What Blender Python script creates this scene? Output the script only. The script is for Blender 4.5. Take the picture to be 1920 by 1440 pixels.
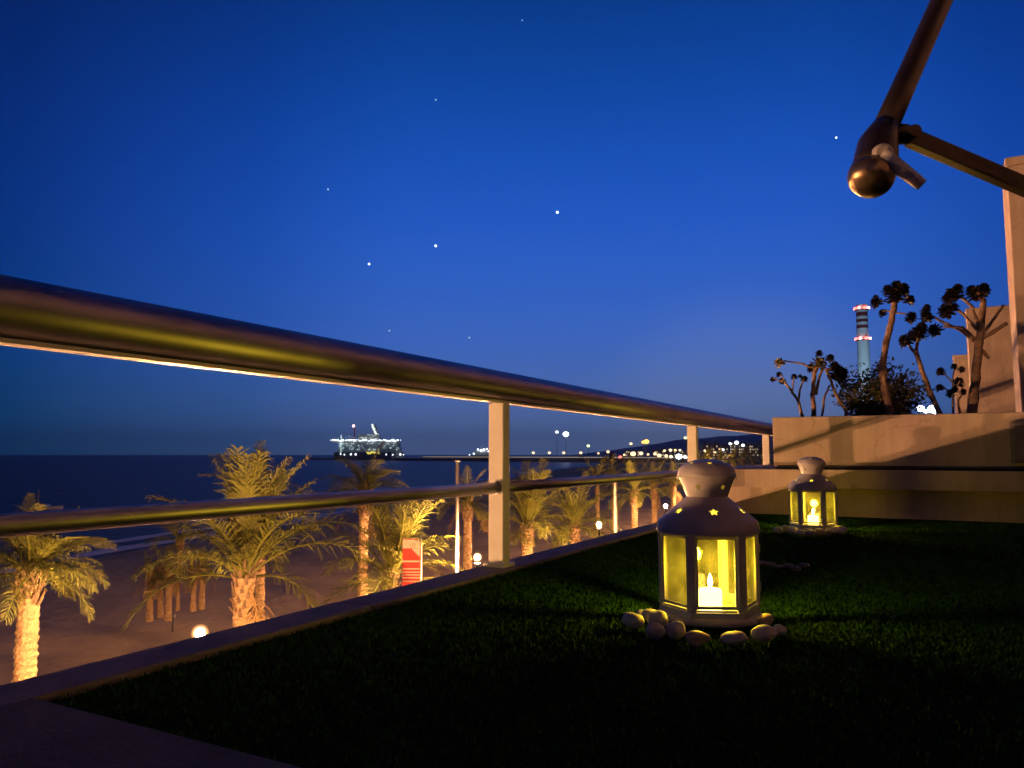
import bpy, bmesh, math, random
import numpy as np
from mathutils import Vector, Matrix, Quaternion, noise
R = math.radians
sc = bpy.context.scene
for o in list(bpy.data.objects): bpy.data.objects.remove(o)
COL = sc.collection
random.seed(7)

# ------------------------------------------------------------------ camera
CAM_H = 0.30
PITCH = math.atan(132 / 1442.0)
cam_d = bpy.data.cameras.new("camera"); cam = bpy.data.objects.new("camera", cam_d); COL.objects.link(cam)
cam.location = (0, 0, CAM_H); cam.rotation_euler = (math.pi / 2 + PITCH, 0, 0)
cam_d.sensor_width = 36; cam_d.lens = 36 * 1442 / 1920.0
cam_d.clip_start = 0.01; cam_d.clip_end = 30000
sc.camera = cam

# ------------------------------------------------------------------ dusk sky
world = bpy.data.worlds.new("World"); sc.world = world; world.use_nodes = True
nt = world.node_tree; nt.nodes.clear()
def wn(t, **k):
    n = nt.nodes.new(t)
    for a, b in k.items(): setattr(n, a, b)
    return n
tc = wn('ShaderNodeTexCoord'); nrm = wn('ShaderNodeVectorMath', operation='NORMALIZE')
nt.links.new(tc.outputs['Generated'], nrm.inputs[0])
sep = wn('ShaderNodeSeparateXYZ'); nt.links.new(nrm.outputs[0], sep.inputs[0])
asn = wn('ShaderNodeMath', operation='ARCSINE'); nt.links.new(sep.outputs[2], asn.inputs[0])
mr = wn('ShaderNodeMapRange'); nt.links.new(asn.outputs[0], mr.inputs[0])
mr.inputs[1].default_value = 0; mr.inputs[2].default_value = math.pi / 2
cr = wn('ShaderNodeValToRGB'); nt.links.new(mr.outputs[0], cr.inputs[0])
cr.color_ramp.interpolation = 'B_SPLINE'
EL = [(0, (.100, .155, .34)), (3, (.094, .168, .41)), (8, (.046, .146, .56)), (15, (.020, .114, .60)), (22, (.006, .082, .48)),
      (28, (.002, .056, .34)), (34, (.0008, .034, .215)), (50, (.0004, .014, .095)), (90, (.0002, .006, .045))]
els = cr.color_ramp.elements
for i, (e, c) in enumerate(EL):
    el = els[i] if i < 2 else els.new(e / 90)
    el.position = e / 90; el.color = (*c, 1)
AZ0 = R(7)
flat = wn('ShaderNodeVectorMath', operation='MULTIPLY'); flat.inputs[1].default_value = (1, 1, 0)
nt.links.new(nrm.outputs[0], flat.inputs[0])
fn = wn('ShaderNodeVectorMath', operation='NORMALIZE'); nt.links.new(flat.outputs[0], fn.inputs[0])
dt = wn('ShaderNodeVectorMath', operation='DOT_PRODUCT'); nt.links.new(fn.outputs[0], dt.inputs[0])
dt.inputs[1].default_value = (math.sin(AZ0), math.cos(AZ0), 0)
mr2 = wn('ShaderNodeMapRange'); nt.links.new(dt.outputs['Value'], mr2.inputs[0])
mr2.inputs[1].default_value = -1; mr2.inputs[2].default_value = 1
cr2 = wn('ShaderNodeValToRGB'); nt.links.new(mr2.outputs[0], cr2.inputs[0])
e2 = cr2.color_ramp.elements
AZ = [(-1, (.06, .13, .16)), (0.2, (.06, .17, .22)), (.76, (.03, .29, .40)), (.90, (.44, .65, .75)), (.965, (.95, .97, .98)), (1, (1, 1, 1))]
for i, (d_, c) in enumerate(AZ):
    el = e2[i] if i < 2 else e2.new((d_ + 1) / 2)
    el.position = (d_ + 1) / 2; el.color = (*c, 1)
mx = wn('ShaderNodeVectorMath', operation='MULTIPLY')
nt.links.new(cr.outputs[0], mx.inputs[0]); nt.links.new(cr2.outputs[0], mx.inputs[1])
# faint light dome of the port town low on the horizon
dd_ = wn('ShaderNodeVectorMath', operation='DOT_PRODUCT'); nt.links.new(nrm.outputs[0], dd_.inputs[0])
dd_.inputs[1].default_value = Vector((math.sin(R(17)), math.cos(R(17)), .02)).normalized()
md_ = wn('ShaderNodeMapRange', interpolation_type='SMOOTHERSTEP'); nt.links.new(dd_.outputs['Value'], md_.inputs[0])
md_.inputs[1].default_value = .975; md_.inputs[2].default_value = 1.0
sc_ = wn('ShaderNodeVectorMath', operation='SCALE'); sc_.inputs[0].default_value = (.034, .030, .004); nt.links.new(md_.outputs[0], sc_.inputs['Scale'])
ad_ = wn('ShaderNodeVectorMath', operation='ADD'); nt.links.new(mx.outputs[0], ad_.inputs[0]); nt.links.new(sc_.outputs[0], ad_.inputs[1])
bg = wn('ShaderNodeBackground'); bg.inputs[1].default_value = 1.0
nt.links.new(ad_.outputs[0], bg.inputs[0])
wo = wn('ShaderNodeOutputWorld'); nt.links.new(bg.outputs[0], wo.inputs[0])

# ------------------------------------------------------------------ picture settings
vs = sc.view_settings
vs.view_transform = 'Standard'; vs.look = 'None'; vs.exposure = 0; vs.gamma = 1; vs.use_curve_mapping = False
sc.render.engine = 'CYCLES'
cy = sc.cycles
cy.use_denoising = True
try: cy.denoiser = 'OPENIMAGEDENOISE'
except Exception: pass
cy.max_bounces = 8; cy.transparent_max_bounces = 24; cy.sample_clamp_indirect = 4
LAMP_RAD = 24000.0           # street lamp globes
LAMP_COL = (1.0, .48, .19)
CANDLE_W = 3.6
HAZE = 0.00007

# ------------------------------------------------------------------ projections and terrace axes
def ray(x, y):
    u = (x - 960) / 1442; v = (720 - y) / 1442
    c, s = math.cos(PITCH), math.sin(PITCH)
    return Vector((u, c - v * s, s + v * c))
def atY(x, y, Y):
    r = ray(x, y); t = Y / r.y
    return Vector((r.x * t, Y, CAM_H + r.z * t))
def atZ(x, y, z):
    r = ray(x, y); t = (z - CAM_H) / r.z
    return Vector((r.x * t, r.y * t, z))
TA = .5428; ANG = math.atan(TA); SA, CA = math.sin(ANG), math.cos(ANG)
def T(q, s, z=0.0):      # terrace coordinates: q across (right +), s along the railing
    return Vector((q * CA + s * SA, -q * SA + s * CA, z))
def atS(x, y, s):
    r = ray(x, y); t = s / (r.x * SA + r.y * CA)
    return Vector((r.x * t, r.y * t, CAM_H + r.z * t))
ROT_T = -ANG             # z rotation taking local +Y to the railing direction
GROUND = -8.0; SEA = -8.5

# ------------------------------------------------------------------ materials
def mat(name, col, rough=.7, metal=0, var=.15, scale=20, bump=0, bscale=60, emit=None, es=0, spec=.5, coat=0):
    m = bpy.data.materials.new(name); m.use_nodes = True
    n = m.node_tree.nodes; l = m.node_tree.links
    b = n['Principled BSDF']
    b.inputs['Roughness'].default_value = rough; b.inputs['Metallic'].default_value = metal
    b.inputs['Specular IOR Level'].default_value = spec
    b.inputs['Coat Weight'].default_value = coat
    t = n.new('ShaderNodeTexCoord')
    if var:
        ns = n.new('ShaderNodeTexNoise'); ns.inputs['Scale'].default_value = scale; ns.inputs['Detail'].default_value = 6
        l.new(t.outputs['Object'], ns.inputs['Vector'])
        rp = n.new('ShaderNodeValToRGB'); l.new(ns.outputs['Fac'], rp.inputs[0])
        rp.color_ramp.elements[0].position = .3; rp.color_ramp.elements[1].position = .7
        rp.color_ramp.elements[0].color = (*[max(0, c * (1 - var)) for c in col], 1)
        rp.color_ramp.elements[1].color = (*[min(1, c * (1 + var)) for c in col], 1)
        l.new(rp.outputs[0], b.inputs['Base Color'])
    else: b.inputs['Base Color'].default_value = (*col, 1)
    if bump:
        n2 = n.new('ShaderNodeTexNoise'); n2.inputs['Scale'].default_value = bscale; n2.inputs['Detail'].default_value = 5
        l.new(t.outputs['Object'], n2.inputs['Vector'])
        bp = n.new('ShaderNodeBump'); bp.inputs['Strength'].default_value = bump; bp.inputs['Distance'].default_value = 1.0 / bscale
        l.new(n2.outputs['Fac'], bp.inputs['Height']); l.new(bp.outputs[0], b.inputs['Normal'])
    if emit:
        b.inputs['Emission Color'].default_value = (*emit, 1); b.inputs['Emission Strength'].default_value = es
    return m
M = {}
M['plaster'] = mat('painted_plaster', (.47, .36, .305), .85, var=.10, scale=5, bump=.35, bscale=140)
def stains(m, amt=.22):
    n = m.node_tree.nodes; l = m.node_tree.links; b = n['Principled BSDF']; src = b.inputs['Base Color'].links[0].from_socket
    t = n.new('ShaderNodeTexCoord'); mp = n.new('ShaderNodeMapping'); mp.inputs['Scale'].default_value = (9, 9, 1.1); l.new(t.outputs['Object'], mp.inputs[0])
    a = n.new('ShaderNodeTexNoise'); a.inputs['Scale'].default_value = 1.6; a.inputs['Detail'].default_value = 7; a.inputs['Roughness'].default_value = .65; l.new(mp.outputs[0], a.inputs['Vector'])
    r = n.new('ShaderNodeMapRange'); r.inputs[1].default_value = .35; r.inputs[2].default_value = .68; r.inputs[3].default_value = 1.0; r.inputs[4].default_value = 1 - amt; l.new(a.outputs['Fac'], r.inputs[0])
    v = n.new('ShaderNodeTexVoronoi'); v.feature = 'DISTANCE_TO_EDGE'; v.inputs['Scale'].default_value = 1.7
    dn = n.new('ShaderNodeTexNoise'); dn.inputs['Scale'].default_value = 3; dn.inputs['Detail'].default_value = 6; l.new(t.outputs['Object'], dn.inputs['Vector'])
    mxv = n.new('ShaderNodeMix'); mxv.data_type = 'VECTOR'; mxv.inputs[0].default_value = .35; l.new(t.outputs['Object'], mxv.inputs[4]); l.new(dn.outputs['Color'], mxv.inputs[5]); l.new(mxv.outputs[1], v.inputs['Vector'])
    ck = n.new('ShaderNodeMapRange'); ck.inputs[1].default_value = 0; ck.inputs[2].default_value = .005; ck.inputs[3].default_value = .72; ck.inputs[4].default_value = 1; l.new(v.outputs['Distance'], ck.inputs[0])
    q = n.new('ShaderNodeMath'); q.operation = 'MULTIPLY'; l.new(r.outputs[0], q.inputs[0]); l.new(ck.outputs[0], q.inputs[1])
    w = n.new('ShaderNodeVectorMath'); w.operation = 'SCALE'; l.new(src, w.inputs[0]); l.new(q.outputs[0], w.inputs['Scale']); l.new(w.outputs[0], b.inputs['Base Color'])
stains(M['plaster'])
M['coping'] = mat('coping_stone', (.12, .10, .115), .75, var=.25, scale=14, bump=.3, bscale=120)
M['paver'] = mat('terrace_paving', (.055, .045, .055), .8, var=.25, scale=10, bump=.3, bscale=120)
M['turf'] = mat('turf_backing', (.010, .022, .008), 1, var=.3, scale=30, spec=.0)
M['blade'] = mat('turf_blade', (.015, .060, .009), .8, var=.55, scale=45, spec=.15)
M['steel'] = mat('satin_steel', (.40, .385, .42), .44, 1, var=.16, scale=9, bump=.06, bscale=300)
M['postpaint'] = mat('post_paint', (.84, .78, .72), .5, var=.06, scale=20, bump=.05)
M['darkmetal'] = mat('brown_metal', (.060, .042, .038), .38, .6, var=.2, scale=18, bump=.08, bscale=90)
M['brass'] = mat('cap_metal', (.30, .22, .15), .3, .9, var=.2, scale=25, bump=.08, bscale=80)
M['handle'] = mat('handle_metal', (.62, .57, .53), .4, .25, var=.15, scale=40)
M['lantern'] = mat('lantern_paint', (.42, .39, .40), .45, 0, var=.08, scale=40, bump=.05, bscale=200, coat=.2)
M['pebble'] = mat('pebble_stone', (.66, .57, .44), .65, var=.25, scale=30, bump=.15, bscale=150)
M['darkpebble'] = mat('darkpebble_stone', (.09, .07, .07), .6, var=.3, scale=40, bump=.15, bscale=150)
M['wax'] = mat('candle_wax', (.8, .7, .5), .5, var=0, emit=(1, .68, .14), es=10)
M['flame'] = mat('candle_flame', (1, .8, .3), .5, var=0, emit=(1, .72, .25), es=60)
M['sand'] = mat('beach_sand', (.54, .39, .25), .95, var=.18, scale=.25, bump=.22, bscale=1.2, spec=.1)
M['prom'] = mat('promenade_paving', (.30, .25, .20), .85, var=.2, scale=.8, bump=.2, bscale=6)
M['trunk'] = mat('palm_trunk', (.40, .26, .14), .9, var=.30, scale=16, bump=.8, bscale=18)
M['boot'] = mat('palm_boot', (.16, .10, .06), .9, var=.5, scale=12, bump=.6, bscale=25)
M['frond'] = mat('palm_frond', (.100, .108, .016), .6, var=.45, scale=1.8, spec=.25)
M['dryfrond'] = mat('dry_frond', (.30, .19, .08), .8, var=.4, scale=2.5, spec=.1)
M['stem'] = mat('succulent_stem', (.27, .17, .12), .8, var=.35, scale=60, bump=.4, bscale=90)
M['rosette'] = mat('dark_rosette', (.020, .014, .018), .45, var=.4, scale=80, spec=.4)
M['yellowrosette'] = mat('yellow_rosette', (.26, .20, .05), .55, var=.35, scale=80)
M['bushleaf'] = mat('bush_leaf', (.12, .12, .035), .6, var=.5, scale=25)
M['soil'] = mat('planter_soil', (.06, .04, .03), 1, var=.4, scale=40, bump=.8, bscale=60)
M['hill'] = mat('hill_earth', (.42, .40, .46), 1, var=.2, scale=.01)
M['rock'] = mat('breakwater_rock', (.12, .11, .11), .95, var=.4, scale=.3)
M['land'] = mat('coast_land', (.14, .12, .11), .95, var=.3, scale=.05)
M['shipwhite'] = mat('ship_paint', (.75, .75, .75), .5, var=.06, scale=.2)
M['shiphull'] = mat('ship_hull', (.25, .28, .33), .5, var=.15, scale=.2)
M['shipred'] = mat('mast_red', (.45, .05, .04), .5, var=.1, scale=1)
M['chimwhite'] = mat('chimney_white', (.78, .82, .85), .8, var=.06, scale=.2)
M['chimred'] = mat('chimney_red', (.24, .03, .045), .8, var=.1, scale=.2)
M['facade'] = mat('facade_paint', (.25, .20, .185), .9, var=.08, scale=3)
M['dark'] = mat('dark_paint', (.035, .032, .035), .6, var=.2, scale=20)
M['greybox'] = mat('grey_box_paint', (.14, .12, .13), .6, var=.15, scale=30)
M['bannerred'] = mat('banner_red', (.70, .045, .03), .7, var=.06, scale=6)
M['bannerpale'] = mat('banner_print', (.80, .62, .50), .7, var=.05, scale=6)
M['polepaint'] = mat('pole_paint', (.36, .33, .29), .5, var=.08, scale=5)
M['hulldim'] = mat('boat_hull', (.8, .8, .82), .5, var=.06, scale=5)
M['bld'] = mat('far_building', (.38, .32, .27), .9, var=.12, scale=.3)
M['carpaint'] = mat('car_paint', (.2, .2, .22), .3, var=0)
def emat(name, c, s): return mat(name, (.8, .8, .8), .5, var=0, emit=c, es=s)
M['globe'] = emat('lamp_globe', LAMP_COL, LAMP_RAD)
def halo_mat():  # imitates bloom round the bulb: emission painted in, fading towards the edge
    m = bpy.data.materials.new('halo_shell'); m.use_nodes = True
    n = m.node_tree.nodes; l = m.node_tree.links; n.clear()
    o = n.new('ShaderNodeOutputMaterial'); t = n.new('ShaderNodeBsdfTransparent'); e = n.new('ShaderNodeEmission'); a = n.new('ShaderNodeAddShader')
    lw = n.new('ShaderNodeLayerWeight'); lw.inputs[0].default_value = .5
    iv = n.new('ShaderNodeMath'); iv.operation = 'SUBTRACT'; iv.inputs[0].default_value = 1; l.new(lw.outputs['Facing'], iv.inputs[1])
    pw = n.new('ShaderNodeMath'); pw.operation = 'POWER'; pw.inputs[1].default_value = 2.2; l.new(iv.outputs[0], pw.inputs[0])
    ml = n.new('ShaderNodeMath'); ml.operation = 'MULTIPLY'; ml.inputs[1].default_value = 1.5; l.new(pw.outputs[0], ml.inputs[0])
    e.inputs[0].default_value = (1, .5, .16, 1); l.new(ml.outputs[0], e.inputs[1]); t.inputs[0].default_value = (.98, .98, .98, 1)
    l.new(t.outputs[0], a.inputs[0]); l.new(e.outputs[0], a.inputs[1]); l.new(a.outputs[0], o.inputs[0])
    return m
M['halo'] = halo_mat()
M['e_white'] = emat('white_lamp', (.85, .95, 1), 4)
M['e_flood'] = emat('flood_lamp', (.8, .88, 1), 14)
M['e_warm'] = emat('warm_lamp', (1, .68, .34), 2.2)
M['e_sodium'] = emat('sodium_lamp', (1, .52, .07), 3.2)
M['e_green'] = emat('greenish_lamp', (.85, 1, .45), 2)
M['e_deck'] = emat('deck_lamp', (.85, 1, .9), 1.2)
M['e_deckdim'] = emat('deck_glow', (.6, .85, .85), 1.1)
M['e_yellow'] = emat('yellow_lamp', (1, .8, .1), 1.1)
M['e_addedglow'] = emat('parapet_glow', (1, .74, .42), .55)  # emission standing in for the light along the parapet
M['e_red'] = emat('red_lamp', (1, .12, .08), 4)
M['e_pink'] = emat('pink_lamp', (1, .45, .4), 9)
M['e_star'] = emat('star_light', (.75, .9, 1), 2.6)
M['e_stardim'] = emat('faint_star_light', (.6, .75, 1), .85)
M['e_win'] = emat('lit_window', (1, .75, .45), .8)

def glass_mat():
    m = bpy.data.materials.new('lantern_glass'); m.use_nodes = True
    n = m.node_tree.nodes; l = m.node_tree.links; n.clear()
    o = n.new('ShaderNodeOutputMaterial'); t = n.new('ShaderNodeBsdfTransparent'); g = n.new('ShaderNodeBsdfGlossy')
    t.inputs[0].default_value = (.97, .95, .86, 1); g.inputs['Roughness'].default_value = .06
    f = n.new('ShaderNodeFresnel'); f.inputs[0].default_value = 1.5
    mm = n.new('ShaderNodeMath'); mm.operation = 'MULTIPLY_ADD'; mm.inputs[1].default_value = 1.0; mm.inputs[2].default_value = .05
    l.new(f.outputs[0], mm.inputs[0])
    mxs = n.new('ShaderNodeMixShader'); l.new(mm.outputs[0], mxs.inputs[0]); l.new(t.outputs[0], mxs.inputs[1]); l.new(g.outputs[0], mxs.inputs[2])
    tr = n.new('ShaderNodeBsdfTranslucent'); tr.inputs[0].default_value = (.8, .75, .6, 1)
    df = n.new('ShaderNodeBsdfDiffuse'); df.inputs[0].default_value = (.7, .66, .55, 1)
    ds = n.new('ShaderNodeMixShader'); l.new(tr.outputs[0], ds.inputs[1]); l.new(df.outputs[0], ds.inputs[2])
    tcd = n.new('ShaderNodeTexCoord'); nz = n.new('ShaderNodeTexNoise'); nz.inputs['Scale'].default_value = 35; nz.inputs['Detail'].default_value = 5
    l.new(tcd.outputs['Object'], nz.inputs['Vector'])
    du = n.new('ShaderNodeMapRange'); du.inputs[1].default_value = .3; du.inputs[2].default_value = .75; du.inputs[3].default_value = .008; du.inputs[4].default_value = .055
    l.new(nz.outputs['Fac'], du.inputs[0])
    fin = n.new('ShaderNodeMixShader'); l.new(du.outputs[0], fin.inputs[0]); l.new(mxs.outputs[0], fin.inputs[1]); l.new(ds.outputs[0], fin.inputs[2])
    l.new(fin.outputs[0], o.inputs[0])
    return m
M['glass'] = glass_mat()
def sea_mat():
    m = bpy.data.materials.new('sea_water'); m.use_nodes = True
    n = m.node_tree.nodes; l = m.node_tree.links; b = n['Principled BSDF']
    b.inputs['Base Color'].default_value = (.0006, .001, .017, 1); b.inputs['Roughness'].default_value = .35
    b.inputs['Specular IOR Level'].default_value = .03
    t = n.new('ShaderNodeTexCoord'); mp = n.new('ShaderNodeMapping'); l.new(t.outputs['Object'], mp.inputs[0])
    mp.inputs['Scale'].default_value = (.35, 1.0, 1); mp.inputs['Rotation'].default_value = (0, 0, R(10))
    ns = n.new('ShaderNodeTexNoise'); ns.inputs['Scale'].default_value = .25; ns.inputs['Detail'].default_value = 8; l.new(mp.outputs[0], ns.inputs['Vector'])
    bp = n.new('ShaderNodeBump'); bp.inputs['Strength'].default_value = 1; bp.inputs['Distance'].default_value = 1.2
    l.new(ns.outputs['Fac'], bp.inputs['Height']); l.new(bp.outputs[0], b.inputs['Normal'])
    return m
M['sea'] = sea_mat()
M['foam'] = mat('surf_foam', (.92, .92, .95), .9, var=.1, scale=.4)

# ------------------------------------------------------------------ mesh helpers
class MB:
    def __init__(s): s.v = []; s.f = []
    def add(s, vs_, fs):
        k = len(s.v); s.v += [tuple(p) for p in vs_]; s.f += [tuple(i + k for i in f) for f in fs]
    def box(s, c, d, rot=None):
        x, y, z = d[0] / 2, d[1] / 2, d[2] / 2
        vs_ = [Vector((a, b, e)) for e in (-z, z) for a, b in ((-x, -y), (x, -y), (x, y), (-x, y))]
        if rot is not None: vs_ = [rot @ p for p in vs_]
        s.add([p + Vector(c) for p in vs_], [(3, 2, 1, 0), (4, 5, 6, 7), (0, 1, 5, 4), (1, 2, 6, 5), (2, 3, 7, 6), (3, 0, 4, 7)])
    def prism(s, poly, h0, h1):     # xy polygon between two heights
        n = len(poly)
        s.add([(p[0], p[1], h0) for p in poly] + [(p[0], p[1], h1) for p in poly],
              [tuple(range(n - 1, -1, -1)), tuple(range(n, 2 * n))] + [(i, (i + 1) % n, n + (i + 1) % n, n + i) for i in range(n)])
    def tube(s, pts, rad, seg=8, cap=True, flat_=1.0):
        pts = [Vector(p) for p in pts]; n = len(pts)
        if not hasattr(rad, '__len__'): rad = [rad] * n
        tang = [(pts[min(i + 1, n - 1)] - pts[max(i - 1, 0)]).normalized() for i in range(n)]
        up = Vector((0, 0, 1)) if abs(tang[0].z) < .9 else Vector((1, 0, 0))
        a = tang[0].cross(up).normalized(); vs_ = []
        for i in range(n):
            a = (a - tang[i] * a.dot(tang[i])).normalized(); b = tang[i].cross(a)
            for k in range(seg):
                w = 2 * math.pi * k / seg
                vs_.append(pts[i] + (a * math.cos(w) + b * math.sin(w) * flat_) * rad[i])
        fs = [(i * seg + k, i * seg + (k + 1) % seg, (i + 1) * seg + (k + 1) % seg, (i + 1) * seg + k) for i in range(n - 1) for k in range(seg)]
        if cap: fs += [tuple(range(seg - 1, -1, -1)), tuple(range((n - 1) * seg, n * seg))]
        s.add(vs_, fs)
    def lathe(s, prof, seg=32, c=(0, 0, 0), rot0=0, close=False):
        vs_ = []; n = len(prof)
        for r, z in prof:
            for k in range(seg):
                w = rot0 + 2 * math.pi * k / seg
                vs_.append((c[0] + r * math.cos(w), c[1] + r * math.sin(w), c[2] + z))
        rng = range(n) if close else range(n - 1)
        fs = [(i * seg + k, i * seg + (k + 1) % seg, ((i + 1) % n) * seg + (k + 1) % seg, ((i + 1) % n) * seg + k) for i in rng for k in range(seg)]
        if not close: fs += [tuple(range(seg - 1, -1, -1)), tuple(range((n - 1) * seg, n * seg))]
        s.add(vs_, fs)
    def ball(s, c, r, seg=12, rings=8, sq=(1, 1, 1)):
        vs_ = [(c[0], c[1], c[2] - r * sq[2])]
        for i in range(1, rings):
            t = math.pi * i / rings - math.pi / 2
            for k in range(seg):
                w = 2 * math.pi * k / seg
                vs_.append((c[0] + r * sq[0] * math.cos(t) * math.cos(w), c[1] + r * sq[1] * math.cos(t) * math.sin(w), c[2] + r * sq[2] * math.sin(t)))
        vs_.append((c[0], c[1], c[2] + r * sq[2]))
        fs = [(0, 1 + (k + 1) % seg, 1 + k) for k in range(seg)]
        for i in range(rings - 2):
            a = 1 + i * seg
            fs += [(a + k, a + (k + 1) % seg, a + seg + (k + 1) % seg, a + seg + k) for k in range(seg)]
        a = 1 + (rings - 2) * seg; e = len(vs_) - 1
        fs += [(a + k, a + (k + 1) % seg, e) for k in range(seg)]
        s.add(vs_, fs)
    def mesh(s, name, m, smooth=False):
        me = bpy.data.meshes.new(name); me.from_pydata(s.v, [], s.f); me.validate(); me.update()
        if smooth: me.polygons.foreach_set('use_smooth', [True] * len(me.polygons))
        if m: me.materials.append(m)
        return me
    def build(s, name, m, parent=None, smooth=False, bevel=0, loc=None, rz=0):
        o = bpy.data.objects.new(name, s.mesh(name, m, smooth)); COL.objects.link(o)
        if parent: o.parent = parent
        if loc is not None: o.location = loc
        if rz: o.rotation_euler.z = rz
        if bevel:
            b = o.modifiers.new('edge', 'BEVEL'); b.width = bevel; b.segments = 2; b.limit_method = 'ANGLE'; b.angle_limit = R(40)
        return o
def smooth_by_angle(o, deg=35):
    me = o.data; me.polygons.foreach_set('use_smooth', [True] * len(me.polygons))
    bm = bmesh.new(); bm.from_mesh(me)
    for e in bm.edges:
        if len(e.link_faces) == 2 and e.calc_face_angle(0) > R(deg): e.smooth = False
    bm.to_mesh(me); bm.free()
def inst(name, me, parent=None, loc=(0, 0, 0), rot=None, scale=1):
    o = bpy.data.objects.new(name, me); COL.objects.link(o); o.parent = parent; o.location = loc
    if rot is not None: o.rotation_mode = 'QUATERNION'; o.rotation_quaternion = rot
    o.scale = (scale,) * 3 if not hasattr(scale, '__len__') else scale
    return o
def tag(o, label, cat, group=None, kind=None):
    o['label'] = label; o['category'] = cat
    if group: o['group'] = group
    if kind: o['kind'] = kind
    return o
def thing(name, label, cat, loc=(0, 0, 0), rz=0, group=None):
    o = bpy.data.objects.new(name, None); COL.objects.link(o); o.location = loc; o.rotation_euler.z = rz; o.empty_display_size = .1
    return tag(o, label, cat, group)
def struct(o, label=None):
    o['kind'] = 'structure'
    if label: o['label'] = label
    return o
def copy_tree(o, parent=None):
    c = o.copy(); COL.objects.link(c); c.parent = parent
    for ch in list(o.children): copy_tree(ch, c)
    return c

# ================================================================== SETTING
# sea, beach, promenade: stacked sheets
def sheet(name, m, pts, z, label=None):
    b = MB(); b.add([(p[0], p[1], z) for p in pts], [tuple(range(len(pts)))])
    return struct(b.build(name, M[m]), label)
sheet('sea', 'sea', [(-9000, -2000), (9000, -2000), (9000, 11000), (-9000, 11000)], SEA, 'dark navy sea reaching to the horizon')
# beach: shoreline polyline, sloping gently to the water
shore = [(-70, -60), (-52, 0), (-42, 40), (-36, 68), (-27, 107), (-14, 190), (4, 326), (40, 520), (107, 775), (190, 1000)]
b = MB(); vs_, fs = [], []
offs = [0.0, 4, 10, 30, 400]; hts = [SEA - .06, SEA + .12, SEA + .32, GROUND - .02, GROUND - .02]
shf = []
for i in range(len(shore) - 1):
    for k in range(6):
        t = k / 6; p0, p1 = shore[i], shore[i + 1]
        shf.append((p0[0] + (p1[0] - p0[0]) * t, p0[1] + (p1[1] - p0[1]) * t))
shf.append(shore[-1])
for j, (x, y) in enumerate(shf):
    w = math.sin(j * .9) * .8 + math.sin(j * 2.3) * .5
    for o_, h in zip(offs, hts): vs_.append((x + o_ + w, y, h))
n5 = len(offs)
for j in range(len(shf) - 1):
    for k in range(n5 - 1): fs.append((j * n5 + k, j * n5 + k + 1, (j + 1) * n5 + k + 1, (j + 1) * n5 + k))
b.add(vs_, fs); struct(b.build('beach', M['sand'], smooth=True), 'brown sand beach under warm lamp light')
# surf lines: raised strips of foam along the water's edge
def foam(off, w, j0, j1, seed):
    rnd = random.Random(seed); bb = MB(); v2, f2 = [], []
    for j in range(j0, j1):
        x, y = shf[j]; wv = math.sin(j * .9) * .8 + math.sin(j * 2.3) * .5
        hw = w * rnd.uniform(.25, 1)
        v2 += [(x + off + wv - hw, y, SEA + .02), (x + off + wv, y, SEA + .14), (x + off + wv + hw, y, SEA + .02)]
    for j in range(j1 - j0 - 1):
        a = j * 3; f2 += [(a, a + 1, a + 4, a + 3), (a + 1, a + 2, a + 5, a + 4)]
    bb.add(v2, f2); o = bb.build('surf', M['foam'], smooth=True); o['kind'] = 'stuff'; o['label'] = 'pale surf breaking along the beach edge'
    return o
foam(-1.0, 1.8, 4, 46, 1); foam(-6.5, 1.3, 4, 42, 2)
LDIR = Vector((.4066, .9136, 0)); LP1 = Vector((-6.15, 15.2, -3.2))       # street lamp row
LN = Vector((LDIR.y, -LDIR.x, 0))
pr = [LP1 + LDIR * a + LN * c for a, c in ((-70, -7.0), (400, -7.0), (400, 22), (-70, 22))]
sheet('promenade', 'prom', [(p.x, p.y) for p in pr], GROUND, 'paved promenade below the terrace')
b = MB()
p0, p1 = LP1 + LDIR * -70 + LN * -7.15, LP1 + LDIR * 400 + LN * -7.15
mid = (p0 + p1) / 2; b.box((mid.x, mid.y, GROUND + .03), (470, .3, .22), Matrix.Rotation(math.atan2(LDIR.y, LDIR.x), 3, 'Z'))
struct(b.build('promenade_kerb', M['prom']), 'low kerb between promenade and sand')

# building carrying the terrace: slab body, paving, turf base, coping
Q0, Q1 = -1.045, -.956      # coping edges
S0, S1 = .56, 3.98          # turf bay
def tbox(name, m, q0, q1, s0, s1, z0, z1, parent=None, bevel=0):
    bb = MB(); bb.box(((q0 + q1) / 2, (s0 + s1) / 2, (z0 + z1) / 2), (q1 - q0, s1 - s0, z1 - z0))
    o = bb.build(name, M[m], parent, bevel=bevel)
    if parent is None: o.rotation_euler.z = ROT_T
    return o
o = tbox('terrace_building', 'plaster', -1.02, 9, -14, 70, GROUND, -.05)
tag(o, 'pale plaster apartment building carrying the terrace', 'building')
struct(tbox('terrace_floor', 'paver', Q1 + .002, 3.5, -6, S0, -.05, .012, bevel=.003), 'dark paving beside the turf edge')
struct(tbox('turf', 'turf', Q1 + .002, 3.5, S0 + .002, 5.2, -.05, 0), 'artificial turf bed of the terrace')
struct(tbox('terrace_slab', 'paver', Q1 + .002, 3.5, 5.2, 40, -.05, .004), 'neighbouring terrace floor')
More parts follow.
